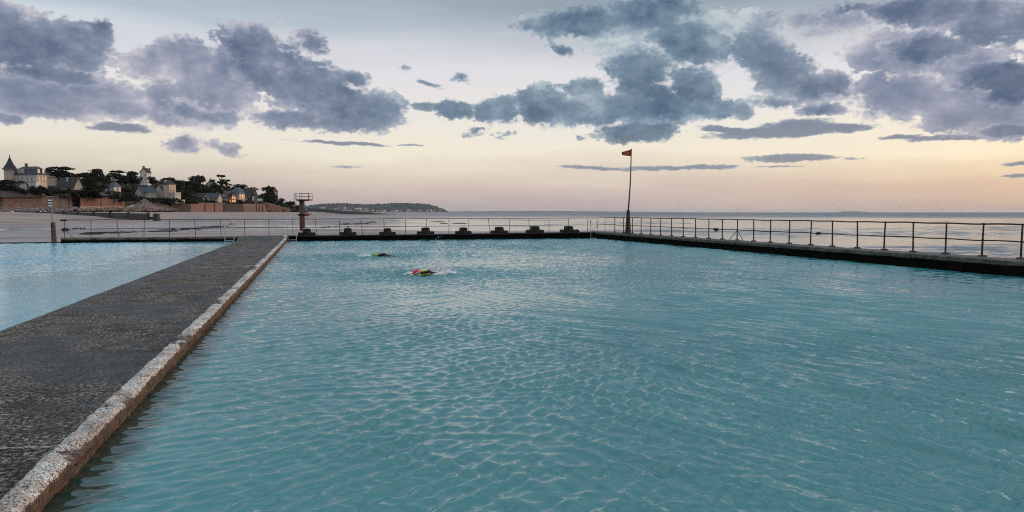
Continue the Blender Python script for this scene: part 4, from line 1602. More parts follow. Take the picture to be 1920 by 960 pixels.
class House:
    def __init__(s, label, cx, yb, D, rot=0.0, cat='house', name='house'):
        s.k = D / F
        s.t = thing(name, label, cat, at_d(cx, yb, D), -YAW + R(rot))

    def wing(s, x0, x1, h, y0, y1, wall, roof, kind, rh, name=('wall', 'roof'), base=4.0, over=.5):
        """x and h in px; y0..y1 depth in px; rh roof height px"""
        k = s.k
        X0, X1, H, Y0, Y1, RH = x0 * k, x1 * k, h * k, y0 * k, y1 * k, rh * k
        mb = MB()
        xm, ym = (X0 + X1) / 2, (Y0 + Y1) / 2
        b = -base
        if kind == 'front':          # gable towards the viewer
            v = [(X0, Y0, b), (X1, Y0, b), (X1, Y1, b), (X0, Y1, b), (X0, Y0, H), (X1, Y0, H), (X1, Y1, H), (X0, Y1, H), (xm, Y0, H + RH), (xm, Y1, H + RH)]
            f = [(0, 1, 5, 8, 4), (3, 7, 9, 6, 2), (1, 2, 6, 5), (0, 4, 7, 3), (3, 2, 1, 0), (4, 8, 9, 7), (5, 6, 9, 8)]
            mb.add(v, f)
        elif kind == 'side':         # gable towards local x
            v = [(X0, Y0, b), (X1, Y0, b), (X1, Y1, b), (X0, Y1, b), (X0, Y0, H), (X1, Y0, H), (X1, Y1, H), (X0, Y1, H), (X0, ym, H + RH), (X1, ym, H + RH)]
            f = [(0, 1, 5, 4), (3, 7, 6, 2), (1, 2, 6, 9, 5), (0, 4, 8, 7, 3), (3, 2, 1, 0), (4, 5, 9, 8), (7, 8, 9, 6)]
            mb.add(v, f)
        else:
            mb.box(X0, Y0, b, X1, Y1, H)
        s.last_wall = mb.build(name[0], WALLS[wall], s.t)
        mb = MB()
        o = over
        th = .28
        if kind == 'front':
            sl = RH / max(xm - X0, .01)
            for sg in (-1, 1):
                xe = xm + sg * (xm - X0 + o)
                ze = H - o * sl
                a = [(xe, Y0 - o, ze + .03), (xm, Y0 - o, H + RH + .03), (xm, Y1 + o, H + RH + .03), (xe, Y1 + o, ze + .03)]
                mb.hexa(a + [(x, y, z + th) for x, y, z in a])
        elif kind == 'side':
            sl = RH / max(ym - Y0, .01)
            for sg in (-1, 1):
                ye = ym + sg * (ym - Y0 + o)
                ze = H - o * sl
                a = [(X0 - o, ye, ze + .03), (X1 + o, ye, ze + .03), (X1 + o, ym, H + RH + .03), (X0 - o, ym, H + RH + .03)]
                mb.hexa(a + [(x, y, z + th) for x, y, z in a])
        elif kind == 'hip':
            ins = min((X1 - X0), (Y1 - Y0)) * .45
            mb.hexa([(X0 - o, Y0 - o, H + .01), (X1 + o, Y0 - o, H + .01), (X1 + o, Y1 + o, H + .01), (X0 - o, Y1 + o, H + .01),
                     (X0 + ins, Y0 + ins, H + RH), (X1 - ins, Y0 + ins, H + RH), (X1 - ins, Y1 - ins, H + RH), (X0 + ins, Y1 - ins, H + RH)])
        elif kind == 'mansard':
            i1 = RH * .22
            r1 = RH * .68
            mb.hexa([(X0 - o, Y0 - o, H + .01), (X1 + o, Y0 - o, H + .01), (X1 + o, Y1 + o, H + .01), (X0 - o, Y1 + o, H + .01),
                     (X0 + i1, Y0 + i1, H + r1), (X1 - i1, Y0 + i1, H + r1), (X1 - i1, Y1 - i1, H + r1), (X0 + i1, Y1 - i1, H + r1)])
            ins = min((X1 - X0), (Y1 - Y0)) * .42
            mb.hexa([(X0 + i1 - .2, Y0 + i1 - .2, H + r1 + .01), (X1 - i1 + .2, Y0 + i1 - .2, H + r1 + .01), (X1 - i1 + .2, Y1 - i1 + .2, H + r1 + .01), (X0 + i1 - .2, Y1 - i1 + .2, H + r1 + .01),
                     (X0 + ins, Y0 + ins, H + RH), (X1 - ins, Y0 + ins, H + RH), (X1 - ins, Y1 - ins, H + RH), (X0 + ins, Y1 - ins, H + RH)])
        elif kind == 'flat':
            mb.box(X0 - .3, Y0 - .3, H + .005, X1 + .3, Y1 + .3, H + .35)
        if mb.v:
            s.last_roof = mb.build(name[1], ROOFS[roof], s.t)

    def win(s, x, z, w, h, y=0.0, side=False, glass='glass', frame='frame', shutters=False):
        """window centre x, sill z, size, all px; side=True: on the +x face at x, with y as its centre"""
        k = s.k
        mb = MB()
        W_, H_ = w * k / 2, h * k
        z0 = z * k
        if not side:
            f = lambda a0, b0, c0, a1, b1, c1: mb.box(x * k + a0, y * k - b1, z0 + c0, x * k + a1, y * k - b0, z0 + c1)
        else:
            f = lambda a0, b0, c0, a1, b1, c1: mb.box(x * k + b0, y * k + a0, z0 + c0, x * k + b1, y * k + a1, z0 + c1)
        f(-W_, .0, 0, W_, .06, H_)
        g = mb.build('window', M[glass], s.t)
        mb = MB()
        e = .13
        f(-W_ - e, .01, -e, -W_, .13, H_ + e)
        f(W_, .01, -e, W_ + e, .13, H_ + e)
        f(-W_, .012, -e, W_, .125, 0)
        f(-W_, .012, H_, W_, .125, H_ + e)
        f(-.05, .012, 0, .05, .11, H_)
        mb.build('frame', M[frame], g)

    def chimney(s, x, y, z0, z1, w=2.0, wall='brick'):
        k = s.k
        mb = MB()
        mb.box(x * k - w * k / 2, y * k - w * k / 2, z0 * k, x * k + w * k / 2, y * k + w * k / 2, z1 * k)
        mb.box(x * k - w * k / 2 - .12, y * k - w * k / 2 - .12, z1 * k + .002, x * k + w * k / 2 + .12, y * k + w * k / 2 + .12, z1 * k + .3)
        mb.build('chimney', WALLS[wall], s.t)

    def part(s, name, mb, m_):
        return mb.build(name, m_, s.t)

    def pyramid(s, cx, cy, r, z0, z1, n, roof, flare=1.25, name='spire'):
        k = s.k
        mb = MB()
        rot = math.pi / n
        rings = [(r * flare, z0), (r * 1.0, z0 + (z1 - z0) * .12), (r * .55, z0 + (z1 - z0) * .42), (r * .22, z0 + (z1 - z0) * .75), (.02, z1)]
        vs, fs = [], []
        for (q, z) in rings:
            for i in range(n):
                a = 2 * math.pi * i / n + rot
                vs.append(((cx + q * math.cos(a)) * k, (cy + q * math.sin(a)) * k, z * k))
        for j in range(len(rings) - 1):
            for i in range(n):
                fs.append((j * n + i, j * n + (i + 1) % n, (j + 1) * n + (i + 1) % n, (j + 1) * n + i))
        fs.append(tuple(range(n)))
        mb.add(vs, fs)
        o = mb.build(name, ROOFS[roof], s.t)
        mb = MB()
        mb.tube([(cx * k, cy * k, z1 * k - .3), (cx * k, cy * k, z1 * k + 2.4 * k)], .12, 5)
        mb.ball((cx * k, cy * k, z1 * k + .4 * k), .3, 6, 5)
        mb.build('finial', M['black_paint'], o)


# villa with a pointed turret
h = House('big cream villa with a witch-hat turret and slate mansard roof', 45, 344, 452, -14)
h.wing(-21, 30, 16, 0, 22, 'cream', 'slate', 'mansard', 16)
h.wing(-8, 38, 3.0, -9, -.3, 'white', 'pale', 'flat', 0, ('terrace', 'terrace_slab'))
for x in (-9, -1):
    h.win(x, 20, 4.2 if x < -5 else 6, 6.5, -.6, glass='glass_warm')
for y in (4, 14):
    h.win(30.4, 19.5, 3.6, 6.5, y, True, 'glass_warm')
for y in (5, 12, 18):
    h.win(30, 4, 3.2, 9, y, True, 'glass_warm', 'shutter')
for x in (-13, -3, 8, 19):
    h.win(x, 4, 3.4, 8, 0, glass='glass')
for x in (-2, 8, 18, 29):
    h.win(x, .5, 4, 2.0, -9, glass='glass')
h.chimney(-5, 11, 28, 37, 3.4, 'dark')
mb = MB()
k_ = h.k
mb.tube([(-31 * k_, 0, -4), (-31 * k_, 0, 27 * k_)], 10 * k_, 8)
h.part('turret', mb, WALLS['cream'])
h.pyramid(-31, 0, 11, 26.5, 52, 8, 'dark', 1.3)
h.win(-31, 8, 2.5, 12, -9.4, glass='glass')
h.win(-23.9, 8, 3, 10, -6.6, glass='glass_warm')

h = House('small pale house with an orange terrace behind the turreted villa', 88, 338, 520, -18)
h.wing(-7, 7, 9, 0, 12, 'cream', 'dark', 'front', 5)
h.wing(7, 16, 4, -3, 8, 'pink', 'brown', 'flat', 0, ('side_wall', 'side_roof'))
h.win(-2, 2, 3, 4, 0)
h.win(7, 4, 2.4, 3, 5, True, 'glass_warm')
h.chimney(3, 6, 11, 16, 1.6, 'dark')

h = House('long low house with a steep dark roof and one pale gable end', 122, 353.5, 480, -24)
h.wing(-26, 26, 3.5, 0, 17, 'beige', 'dark', 'side', 17)
h.win(26, 3, 3.0, 5, 8.5, True, 'shutter')
h.win(26, 10, 2.0, 3, 8.5, True, 'glass')
h.win(-12, .5, 3, 2.4, 0)
h.win(4, .5, 3, 2.4, 0)
h.chimney(0, 5.4, 10, 20, 2.4, 'white')

h = House('white house with a slate hipped roof and pale terrace wall', 206, 361, 500, -30)
h.wing(-3, 14, 10.5, 0, 13, 'white', 'blue', 'hip', 10)
h.wing(-11, -3.2, 9, -2, 9, 'cream', 'brown', 'front', 9, ('gable_wall', 'gable_roof'))
h.wing(-18, 17, 1.0, -10, -3, 'white', 'pale', 'flat', 0, ('terrace', 'terrace_slab'))
h.win(14, 3.5, 3.2, 6, 6.5, True, 'shutter', 'frame')
h.win(3, 3.5, 2.4, 5, 0)
h.win(8, 3.5, 2.4, 5, 0)
h.win(-7, 3, 3, 5, -2, glass='glass_warm')
h.win(-7, 11, 2, 3, -2, glass='glass_warm')

h = House('white house with a pale gable half hidden in the trees', 212, 340, 620, 20)
h.wing(-6, 6, 6, 0, 10, 'white', 'dark', 'front', 8)
h.win(0, 2, 2.5, 4, 0)
h.win(0, 8, 2, 2.6, 0)

h = House('tall white gabled house standing alone on the crest', 270, 338.5, 640, -16)
h.wing(-9, 6.5, 15, 0, 11, 'white', 'brown', 'front', 8)
h.win(3.2, 8, 2.6, 4, 0, glass='glass')
h.win(3.2, 1, 2.6, 4, 0, glass='glass')
h.chimney(-2, 2.5, 21, 26.5, 3.2, 'brick')
h.chimney(5.5, 9, 19, 23, 2.0, 'brick')

h = House('broad pale house with a half-hipped gable and slate roof', 262, 370, 545, -34)
h.wing(-17, 9, 8, 0, 24, 'beige', 'slate', 'front', 11)
h.wing(9.2, 20, 9, 5, 22, 'cream', 'blue', 'hip', 11, ('wing_wall', 'wing_roof'))
for y in (8, 13, 18):
    h.win(20, 3.5, 2.2, 5, y, True, 'glass_warm', 'frame')
h.win(-8, 4, 2.4, 3.6, 0)
h.win(1, 4, 2.4, 3.6, 0, glass='glass_warm')
h.chimney(8, 14, 16, 22, 2.0, 'beige')

h = House('large pink villa with a gabled wing and flat-topped tower', 305, 371, 550, -28)
h.wing(-22, 0, 15, 0, 18, 'pink', 'brown', 'front', 10)
h.wing(.2, 17, 25, 1.5, 16, 'pink', 'dark', 'hip', 9, ('tower_wall', 'tower_roof'))
h.wing(17.2, 31, 9, 3, 15, 'white', 'pale', 'flat', 0, ('wing_wall', 'wing_roof'))
for x in (-16, -10, -5):
    h.win(x, 7.5, 3.0, 6, 0, glass='glass_warm')
h.win(-11, 17, 3.6, 4, 0, glass='glass_warm')
for x in (-18, -12, -6):
    h.win(x, .5, 3, 4, 0, glass='glass_warm')
for z in (1, 9, 17.5):
    for x in (4, 8.5, 13):
        h.win(x, z, 2.2, 5, 1.5, glass='glass_warm')
    for y in (5, 11):
        h.win(17, max(z, 9.8), 2.2, 5, y, True, 'glass_warm')
for x in (20, 24, 28):
    h.win(x, 3, 2.2, 4, 3, glass='glass')
for y in (6, 11):
    h.win(31, 3, 2.4, 5, y, True, 'glass_warm')
h.chimney(-3, 9, 23, 33, 3.6, 'grey')

h = House('low white shed with a yellow end on the slope', 335, 379.8, 552, -15)
h.wing(-9, 7, 4.4, 0, 8, 'white', 'pale', 'flat', 0, base=.6)
h.win(7, .6, 4, 3, 4, True, 'glass_warm')

h = House('long slate roofed house with a pale arched central gable', 385, 377, 628, -4)
h.wing(-24, 24, 5.5, 0, 18, 'beige', 'slate', 'side', 9)
h.wing(-4.6, 10, 6, -2.5, 8, 'cream', 'slate', 'front', 8, ('gable_wall', 'gable_roof'), over=.7)
h.win(2.7, 2.0, 5, 6, -2.5, glass='glass')
for x in (-19, -12, 15, 20):
    h.win(x, 1, 3, 3, 0, glass='glass_warm')
h.chimney(18, 9, 12, 17, 1.6)

h = House('red brick house with white bands and orange windows, sunset reflection added as glow', 423, 380, 655, -30)
h.wing(-14, 6, 13, 0, 16, 'brick', 'brown', 'front', 8)
h.wing(6.2, 13, 12, 3, 13, 'brick', 'dark', 'side', 7, ('bay_wall', 'bay_roof'))
k_ = h.k
for z in (4.6, 12.4):
    mb = MB()
    mb.box(-14 * k_, -.16, z * k_, 6 * k_, -.01, (z + .9) * k_)
    h.part('white_band', mb, M['frame'])
for x in (-10, -4, 2):
    h.win(x, .8, 3, 3.2, 0, glass='glass_warm')
h.win(-4, 6.4, 5, 5.4, 0, glass='glass')
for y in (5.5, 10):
    h.win(13, 1.2, 2.6, 3.4, y, True, 'sunset_glow')
    h.win(13, 7, 2.6, 4.2, y, True, 'sunset_glow')
h.win(9.5, 1.2, 2.6, 3.4, 3, glass='sunset_glow')
h.win(9.5, 7, 2.6, 4.2, 3, glass='glass_warm')
h.pyramid(7.5, 4, 2.4, 15, 22, 4, 'brown')

h = House('villa with a domed slate mansard and thin spire', 441, 372.5, 690, -20)
h.wing(-10, 9, 9, 0, 16, 'pink', 'blue', 'mansard', 12)
h.pyramid(-14, 3, 3, 16, 26, 8, 'dark')
mb = MB()
k_ = h.k
mb.tube([(-14 * k_, 3 * k_, -4), (-14 * k_, 3 * k_, 16 * k_)], 2.9 * k_, 8)
h.part('stair_tower', mb, WALLS['dark'])
for x in (-6, 0, 5):
    h.win(x, 2, 2.8, 6, 0, glass='glass_warm')
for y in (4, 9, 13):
    h.win(9, 2, 2.6, 6, y, True, 'sunset_glow' if y == 9 else 'glass_warm')
for x in (-5, 4):
    h.win(x, 11, 2.4, 4, -.1, glass='glass')

h = House('dark tall house with small white dormers and a white bay', 465, 378, 705, -10)
h.wing(-13, 8, 12, 0, 18, 'dark', 'dark', 'side', 12)
h.wing(9, 14, 12, -1, 10, 'dark', 'dark', 'front', 6, ('bay_wall', 'bay_roof'))
for x in (-9, -3, 3):
    h.win(x, 9, 2.6, 3.6, 0, glass='frame', frame='frame')
h.win(-3, 4, 2.6, 3, 0, glass='frame')
h.win(11.5, 2, 3.0, 8, -1, glass='frame')

h = House('grey gabled house on the crest beside the gappy pine', 395, 351.5, 745, 12)
h.wing(-8, 8, 6.5, 0, 13, 'grey', 'brown', 'front', 7.5)
h.win(3, 3, 3, 4, 0, glass='glass_warm')
h.win(-3, .5, 2.4, 3, 0)
h.chimney(-1, 5, 12.5, 17, 1.6, 'dark')

h = House('dark house end with a red trimmed edge at the last big tree', 507, 371, 790, -22)
h.wing(-6, 7, 12, 0, 12, 'dark', 'brown', 'front', 8)
h.win(7, 2, 2.2, 3.4, 6, True, 'frame')
h.win(7, 7, 2.2, 3.4, 6, True, 'frame')
h.win(-1, 4, 2.4, 4, 0)

h = House('tiny white hut on the promenade wall', 472.5, 384.5, 722, -10, 'hut', 'beach_hut')
h.wing(-2.5, 2.5, 3.5, 0, 4, 'white', 'pale', 'side', 2, base=1.0)
h.win(-.6, .2, 1.4, 2.6, 0, glass='shutter')
h = House('small pale sloping-roofed cabin under the last big tree', 486, 379, 742, -10, 'cabin', 'cabin')
h.wing(-5, 4, 3, 0, 6, 'dark', 'pale', 'side', 3, base=2.0)
h.win(-1, .2, 1.6, 2.4, 0)

# ------------------------------------------------------------------ trees
def crown_mesh(kind, seed):
    """unit crown: height 1 (z 0..1), half width about .5"""
    rs = np.random.RandomState(seed)
    lobes = []
    if kind == 'round':
        for k in range(24):
            a = rs.uniform(0, 6.28)
            q = rs.uniform(0, .36)
            lobes.append((q * math.cos(a), q * math.sin(a), rs.uniform(.08, .88), rs.uniform(.13, .24), rs.uniform(.10, .17)))
    elif kind == 'flat':
        for k in range(27):
            a = rs.uniform(0, 6.28)
            z = rs.uniform(.08, .95)
            q = rs.uniform(0, .44) * (1.25 - .5 * z)
            lobes.append((q * math.cos(a), q * math.sin(a), z, rs.uniform(.13, .25), rs.uniform(.045, .085)))
    elif kind == 'spiky':
        for k in range(30):
            a = rs.uniform(0, 6.28)
            z = rs.uniform(.04, .9)
            q = rs.uniform(.0, .46) * (1.1 - .8 * z)
            lobes.append((q * math.cos(a), q * math.sin(a), z, rs.uniform(.10, .2), rs.uniform(.07, .13)))
    else:                            # gappy pine
        for k in range(11):
            a = rs.uniform(0, 6.28)
            z = rs.uniform(.35, .97)
            q = rs.uniform(.1, .42)
            lobes.append((q * math.cos(a), q * math.sin(a), z, rs.uniform(.09, .17), rs.uniform(.05, .08)))
    mb = MB()
    pts, sz = [], []
    for (x, y, z, rx, rz) in lobes:
        n = int(55 + 900 * rx * rx)
        for k in range(n):
            d = rs.normal(0, 1, 3)
            d /= np.linalg.norm(d)
            r = rs.uniform(.45, 1.08)
            pts.append((x + d[0] * rx * r, y + d[1] * rx * r, z + d[2] * rz * r))
            sz.append(rs.uniform(.028, .06))
    if kind == 'spiky':
        for k in range(40):
            a = rs.uniform(0, 6.28)
            z = rs.uniform(.3, .95)
            L_ = rs.uniform(.08, .2)
            q = .46 * (1.1 - .8 * z)
            for i in range(5):
                u = i / 5
                pts.append(((q + L_ * u) * math.cos(a), (q + L_ * u) * math.sin(a), z + L_ * .55 * u))
                sz.append(.035 * (1 - .6 * u))
    leaf_cloud(mb, pts, sz, rs)
    limbs = MB()
    limbs.tube([(0, 0, -.35), (.015, .01, .2), (-.01, 0, .55), (.01, .01, .8)], [.042, .032, .022, .008], 7)
    for (x, y, z, rx, rz) in lobes[:11]:
        limbs.tube([(0, 0, max(.08, z - .30)), (x * .6, y * .6, z - .10), (x, y, z)], [.020, .013, .005], 5)
    return mb, limbs


CR = {}
for kind, seeds in (('round', (1, 2, 3)), ('flat', (4, 5)), ('spiky', (6, 7)), ('pine', (8, 9))):
    for sd_ in seeds:
        mb, limbs = crown_mesh(kind, sd_)
        fm = M['foliage'] if kind == 'round' else M['foliage_b']
        a = mb.build('crown', fm)
        b = limbs.build('trunk', M['bark'])
        CR.setdefault(kind, []).append((a.data, b.data))
        bpy.data.objects.remove(a)
        bpy.data.objects.remove(b)

TREES = [
    (92, 341, 315, 15, 535, 'round', 'small round tree standing behind the turreted villa'),
    (124, 345, 314, 44, 530, 'flat', 'wide flat-topped cypress behind the long dark roof'),
    (106, 345, 321, 22, 525, 'round', 'dark tree between the villa and the flat-topped cypress'),
    (180, 366, 319, 40, 487, 'spiky', 'big dark spiky-topped conifer in front of the white hipped house'),
    (160, 350, 325, 26, 525, 'flat', 'conifer just behind the spiky-topped one'),
    (152, 362, 338, 26, 500, 'round', 'dark tree closing the gap beside the pale gable end'),
    (225, 346, 320.5, 30, 600, 'flat', 'broad cypress on the crest above the white hipped house'),
    (250, 344, 322, 30, 610, 'round', 'bushy tree directly beside the tall white crest house'),
    (204, 346, 326, 15, 590, 'round', 'slim tree by the half hidden white gable'),
    (285, 346, 330, 16, 600, 'round', 'low tree on the sunny side of the tall white crest house'),
    (315, 354, 333.5, 34, 600, 'round', 'rounded tree rising behind the pink villa tower'),
    (334, 358, 337, 30, 605, 'round', 'dense tree behind the flat white wing of the pink villa'),
    (352, 364, 341, 30, 625, 'flat', 'dark cypress between the pink villa and the crest'),
    (345, 377, 354, 28, 585, 'round', 'dark tree just past the low white shed'),
    (370, 360, 330, 34, 700, 'round', 'tall domed tree on the crest above the long slate roof'),
    (384, 368, 350, 34, 680, 'round', 'dark tree filling the slope over the arched gable'),
    (359, 379, 365, 18, 610, 'round', 'low bushy tree at the end of the long slate roof'),
    (413, 362, 330.5, 32, 735, 'pine', 'gappy windswept pine on the crest with sky showing through'),
    (404, 366, 346, 26, 725, 'round', 'dark tree under the gappy pine'),
    (425, 366, 345, 16, 745, 'pine', 'thin pine leaning out beside the gappy pine'),
    (449, 372, 344.5, 38, 765, 'round', 'rounded canopy behind the domed slate roof'),
    (468, 376, 350, 30, 770, 'round', 'sloping canopy behind the dark house with white dormers'),
    (504, 386, 350, 26, 775, 'round', 'tall dense tree standing alone near the end of the hill'),
    (492, 386, 362, 18, 770, 'round', 'smaller tree leaning on the tall dense one'),
    (524, 392, 371, 22, 830, 'round', 'rounded bush tree past the dark house end'),
    (543, 395, 378, 24, 850, 'round', 'low bush tree near the foot of the hill'),
    (559, 398, 385, 22, 870, 'round', 'last low bush tree at the foot of the hill'),
    (214, 375, 357, 30, 480, 'round', 'dark bush tree below the white terrace wall'),
    (236, 374, 353, 28, 520, 'round', 'dark tree between white hipped house and the broad pale gable'),
    (140, 372, 357, 60, 470, 'flat', 'long dark hedge-like tree below the pale gable end'),
    (8, 358, 338, 34, 440, 'flat', 'dark tree under the witch-hat turret'),
    (448, 386, 374, 24, 690, 'round', 'bushy tree in front of the domed slate villa'),
    (475, 388, 376, 22, 715, 'round', 'dark bush under the white bay'),
    (402, 383, 374, 16, 640, 'round', 'small bush in front of the arched gable'),
    (300, 380, 371, 40, 545, 'flat', 'low spreading tree at the foot of the pink villa'),
]
cnt = {}
for i, (cx, yb, yt, w, D, kind, label) in enumerate(TREES):
    k = D / F
    t = thing('tree', label, 'tree', at_d(cx, yb, D), rng.uniform(0, 6.28), 'trees on the villa hillside')
    j = cnt.get(kind, 0)
    cnt[kind] = j + 1
    cr, tr = CR[kind][j % len(CR[kind])]
    hgt = (yb - yt) * k
    for nm, me in (('crown', cr), ('trunk', tr)):
        o = bpy.data.objects.new(nm, me)
        COL.objects.link(o)
        o.parent = t
        o.scale = (w * k * 1.22, w * k * 1.22, hgt * 1.04)
# clipped and wild hedges that hide the feet of the houses
HEDGES = [(-60, 50, 346, 360.5, 441, 'long dark hedge in front of the villa terrace'), (46, 96, 349.5, 363, 446, 'dark hedge sloping down from the villa terrace'),
          (94, 150, 353, 369, 462, 'thick dark hedge below the long dark roof'), (148, 192, 358, 371, 478, 'dark hedge above the first red brick panel'),
          (222, 262, 366.5, 377, 500, 'dark hedge above the slipway'), (248, 300, 371, 379, 530, 'dark hedge at the foot of the broad pale gable'),
          (286, 345, 371.5, 380, 538, 'dark hedge along the pink villa garden'), (338, 372, 371, 382, 560, 'dark hedge past the low white shed'),
          (366, 412, 375.5, 382.5, 610, 'low dark hedge under the slate roofed house'), (432, 462, 375.5, 384, 670, 'dark hedge between the sunset-orange windows and the domed villa'),
          (456, 500, 380, 386, 712, 'low dark hedge above the promenade end'), (498, 575, 384, 397, 800, 'dark scrub hedge on the last slope')]
rs = np.random.RandomState(90)
for (a, b, yt, yb, D, label) in HEDGES:
    mb = MB()
    pts, sz = [], []
    for k in range(int((b - a) * (yb - yt) * 1.6) + 120):
        px = rs.uniform(a, b)
        e = 1 - abs((px - a) / (b - a) * 2 - 1) ** 4
        y0 = yb + (yt - yb) * e * (.72 + .45 * float(vnoise(np.array(px / 5.0), np.array(D * 1.0), 4)))
        if label.startswith('dark scrub'):
            y0 = yb - (yb - np.interp(px, [498, 520, 545, 575], [383, 386, 390, 396.5])) * (.75 + .4 * float(vnoise(np.array(px / 4.0), np.array(3.0), 4)))
        q = at_d(px, rs.uniform(y0, yb), D + rs.uniform(-2.5, 2.5))
        pts.append(q)
        sz.append(rs.uniform(.35, .8))
    leaf_cloud(mb, pts, sz, rs)
    tag(mb.build('hedge', M['foliage_b']), label, 'hedge', 'hedges around the villas')

# bent tree in front of the villa
D_ = 436
k = D_ / F
t = thing('tree', 'bent windswept tree arching in front of the cream villa', 'tree', at_d(53, 351, D_), -YAW)
mb = MB()
mb.tube([(0, 0, -2), (-1 * k, 0, 4 * k), (-7 * k, 0, 9.5 * k), (-16 * k, 0, 10 * k), (-26 * k, 0, 8 * k), (-38 * k, 0, 6 * k)], [.5, .45, .38, .32, .26, .15], 7)
mb.tube([(-28 * k, 0, 8 * k), (-34 * k, .5, 13 * k), (-39 * k, .5, 9 * k), (-44 * k, .5, 5 * k)], [.25, .22, .2, .12], 6)
mb.build('trunk', M['bark'], t)
mb = MB()
pts, sz = [], []
rs = np.random.RandomState(44)
for k2 in range(420):
    x = rs.uniform(-36, -9)
    pts.append((x * k, rs.normal(0, 1.2), (8.5 + rs.normal(0, 1.4) + 1.5 * math.sin(x * .4)) * k))
    sz.append(rs.uniform(.25, .6))
leaf_cloud(mb, pts, sz, rs)
mb.build('crown', M['foliage_b'], t)

# ------------------------------------------------------------------ far headland, its village and the coasts beyond
HD = 5000.0
HS = ([540, 556, 575, 590, 610, 640, 660, 680, 700, 720, 745, 770, 785, 800, 815, 825, 832, 838, 842], [386, 384, 386, 383, 382, 381, 381.5, 383, 382.3, 382, 380.2, 380.8, 381.5, 383, 386, 389, 391.5, 395, 398.3])
m = mat('wooded_headland', (.050, .058, .050), .95, [(.012, (.032, .040, .036), .42, .6), (.03, (.085, .085, .072), .6, .72)], (.03, 8.0), coord='Position')
cols = np.arange(520, 846, .8)
P_ = np.zeros((20, len(cols), 3))
for i, px in enumerate(cols):
    ysk = float(np.interp(px, *HS))
    bump_ = float(fbm(np.array(px / 3.2), np.array(0.5), 3, 91)) - .5
    for j in range(19):
        t = j / 18
        y = 398.6 + (ysk - 398.6) * t ** .8
        q = at_d(px, y, HD - 250 + 700 * t)
        q.z += ((float(fbm(np.array(px / 2.2), np.array(t * 9), 3, 90)) - .5) * 12 * min(1, 3 * t) + bump_ * 7 * t) * (1 if px < 828 else .35)
        P_[j, i] = q
    q = Vector(P_[18, i])
    P_[19, i] = q + HF * 500 - Vector((0, 0, 80))
tag(grid_mesh('headland', P_, m), kind='structure')

# village below the headland: tiny houses in the bay
VW_ = [mat('far_white_wall', (.62, .56, .54), .9), mat('far_pink_wall', (.62, .48, .44), .9), mat('far_grey_wall', (.42, .38, .38), .9)]
VR_ = [mat('far_slate_roof', (.12, .12, .15), .8), mat('far_brown_roof', (.20, .12, .10), .8)]
protos = []
for v in range(5):
    mb = MB()
    w, dd, hh, rh = [(14, 11, 7, 5), (20, 11, 7, 5), (11, 11, 10, 6), (30, 14, 9, 5), (10, 10, 6, 4)][v]
    mb.box(-w / 2, -dd / 2, -6, w / 2, dd / 2, hh)
    mb.cur = 1
    if v % 2 == 0:
        mb.add([(-w / 2 - .6, -dd / 2 - .6, hh + .01), (w / 2 + .6, -dd / 2 - .6, hh + .01), (w / 2 + .6, dd / 2 + .6, hh + .01), (-w / 2 - .6, dd / 2 + .6, hh + .01), (-w / 2, 0, hh + rh), (w / 2, 0, hh + rh)],
               [(0, 1, 5, 4), (2, 3, 4, 5), (1, 2, 5), (3, 0, 4), (3, 2, 1, 0)])
    else:
        mb.add([(-w / 2 - .6, -dd / 2 - .6, hh + .01), (w / 2 + .6, -dd / 2 - .6, hh + .01), (w / 2 + .6, dd / 2 + .6, hh + .01), (-w / 2 - .6, dd / 2 + .6, hh + .01), (0, -dd / 2, hh + rh), (0, dd / 2, hh + rh)],
               [(0, 4, 5, 3), (1, 2, 5, 4), (0, 1, 4), (2, 3, 5), (3, 2, 1, 0)])
    for wm in range(2):
        o = mb.build('village_house', [VW_[(v + wm) % 3], VR_[(v + wm) % 2]])
        protos.append(o)
rv = random.Random(21)
vill = []
for k in range(78):
    if k < 30:
        px = rv.uniform(584, 690)
        y = rv.uniform(389.5, 396)
    else:
        px = rv.uniform(640, 832)
        y = rv.uniform(394.2, 397.2)
    vill.append((px, y))
for k, (px, y) in enumerate(vill):
    o = protos[k] if k < len(protos) else protos[rv.randrange(len(protos))].copy()
    if k >= len(protos):
        COL.objects.link(o)
    o.location = at_d(px, y, 4300 + rv.uniform(0, 200) - (398 - y) * -12)
    o.rotation_euler = (0, 0, -YAW + rv.uniform(-.7, .7))
    s = rv.uniform(.38, .72)
    o.scale = (s, s, s)
    tag(o, 'tiny pale house in the far village below the wooded headland', 'house', 'houses of the far village')

# rocky spit in front of the village
mb = MB()
line = [(580, 391.5, 1050), (610, 393.5, 1020), (640, 396.3, 1000), (670, 398.6, 970), (700, 400.4, 950), (725, 401.6, 930), (742, 402.3, 915)]
vs, fs = [], []
dense = []
for a in range(len(line) - 1):
    for u in range(8):
        dense.append(tuple(line[a][i] + (line[a + 1][i] - line[a][i]) * u / 8 for i in range(3)))
rs = np.random.RandomState(3)
for (px, y, D) in dense:
    c_ = at_d(px, y, D)
    w = 7 * rs.uniform(.7, 1.2)
    hgt = (1.7 if px < 690 else 1.7 * max(.2, (745 - px) / 55)) * rs.uniform(.6, 1.2)
    for a, z in ((-w, -3.5), (-w * .5, .35 * hgt), (0, hgt), (w * .5, .5 * hgt), (w, -3.5)):
        q = c_ + HF * a
        vs.append((q.x, q.y, c_.z + z))
for i in range(len(dense) - 1):
    for j in range(4):
        fs.append((i * 5 + j, i * 5 + j + 1, (i + 1) * 5 + j + 1, (i + 1) * 5 + j))
mb.add(vs, fs)
tag(mb.build('rocky_spit', M['rock_dark']), kind='structure')

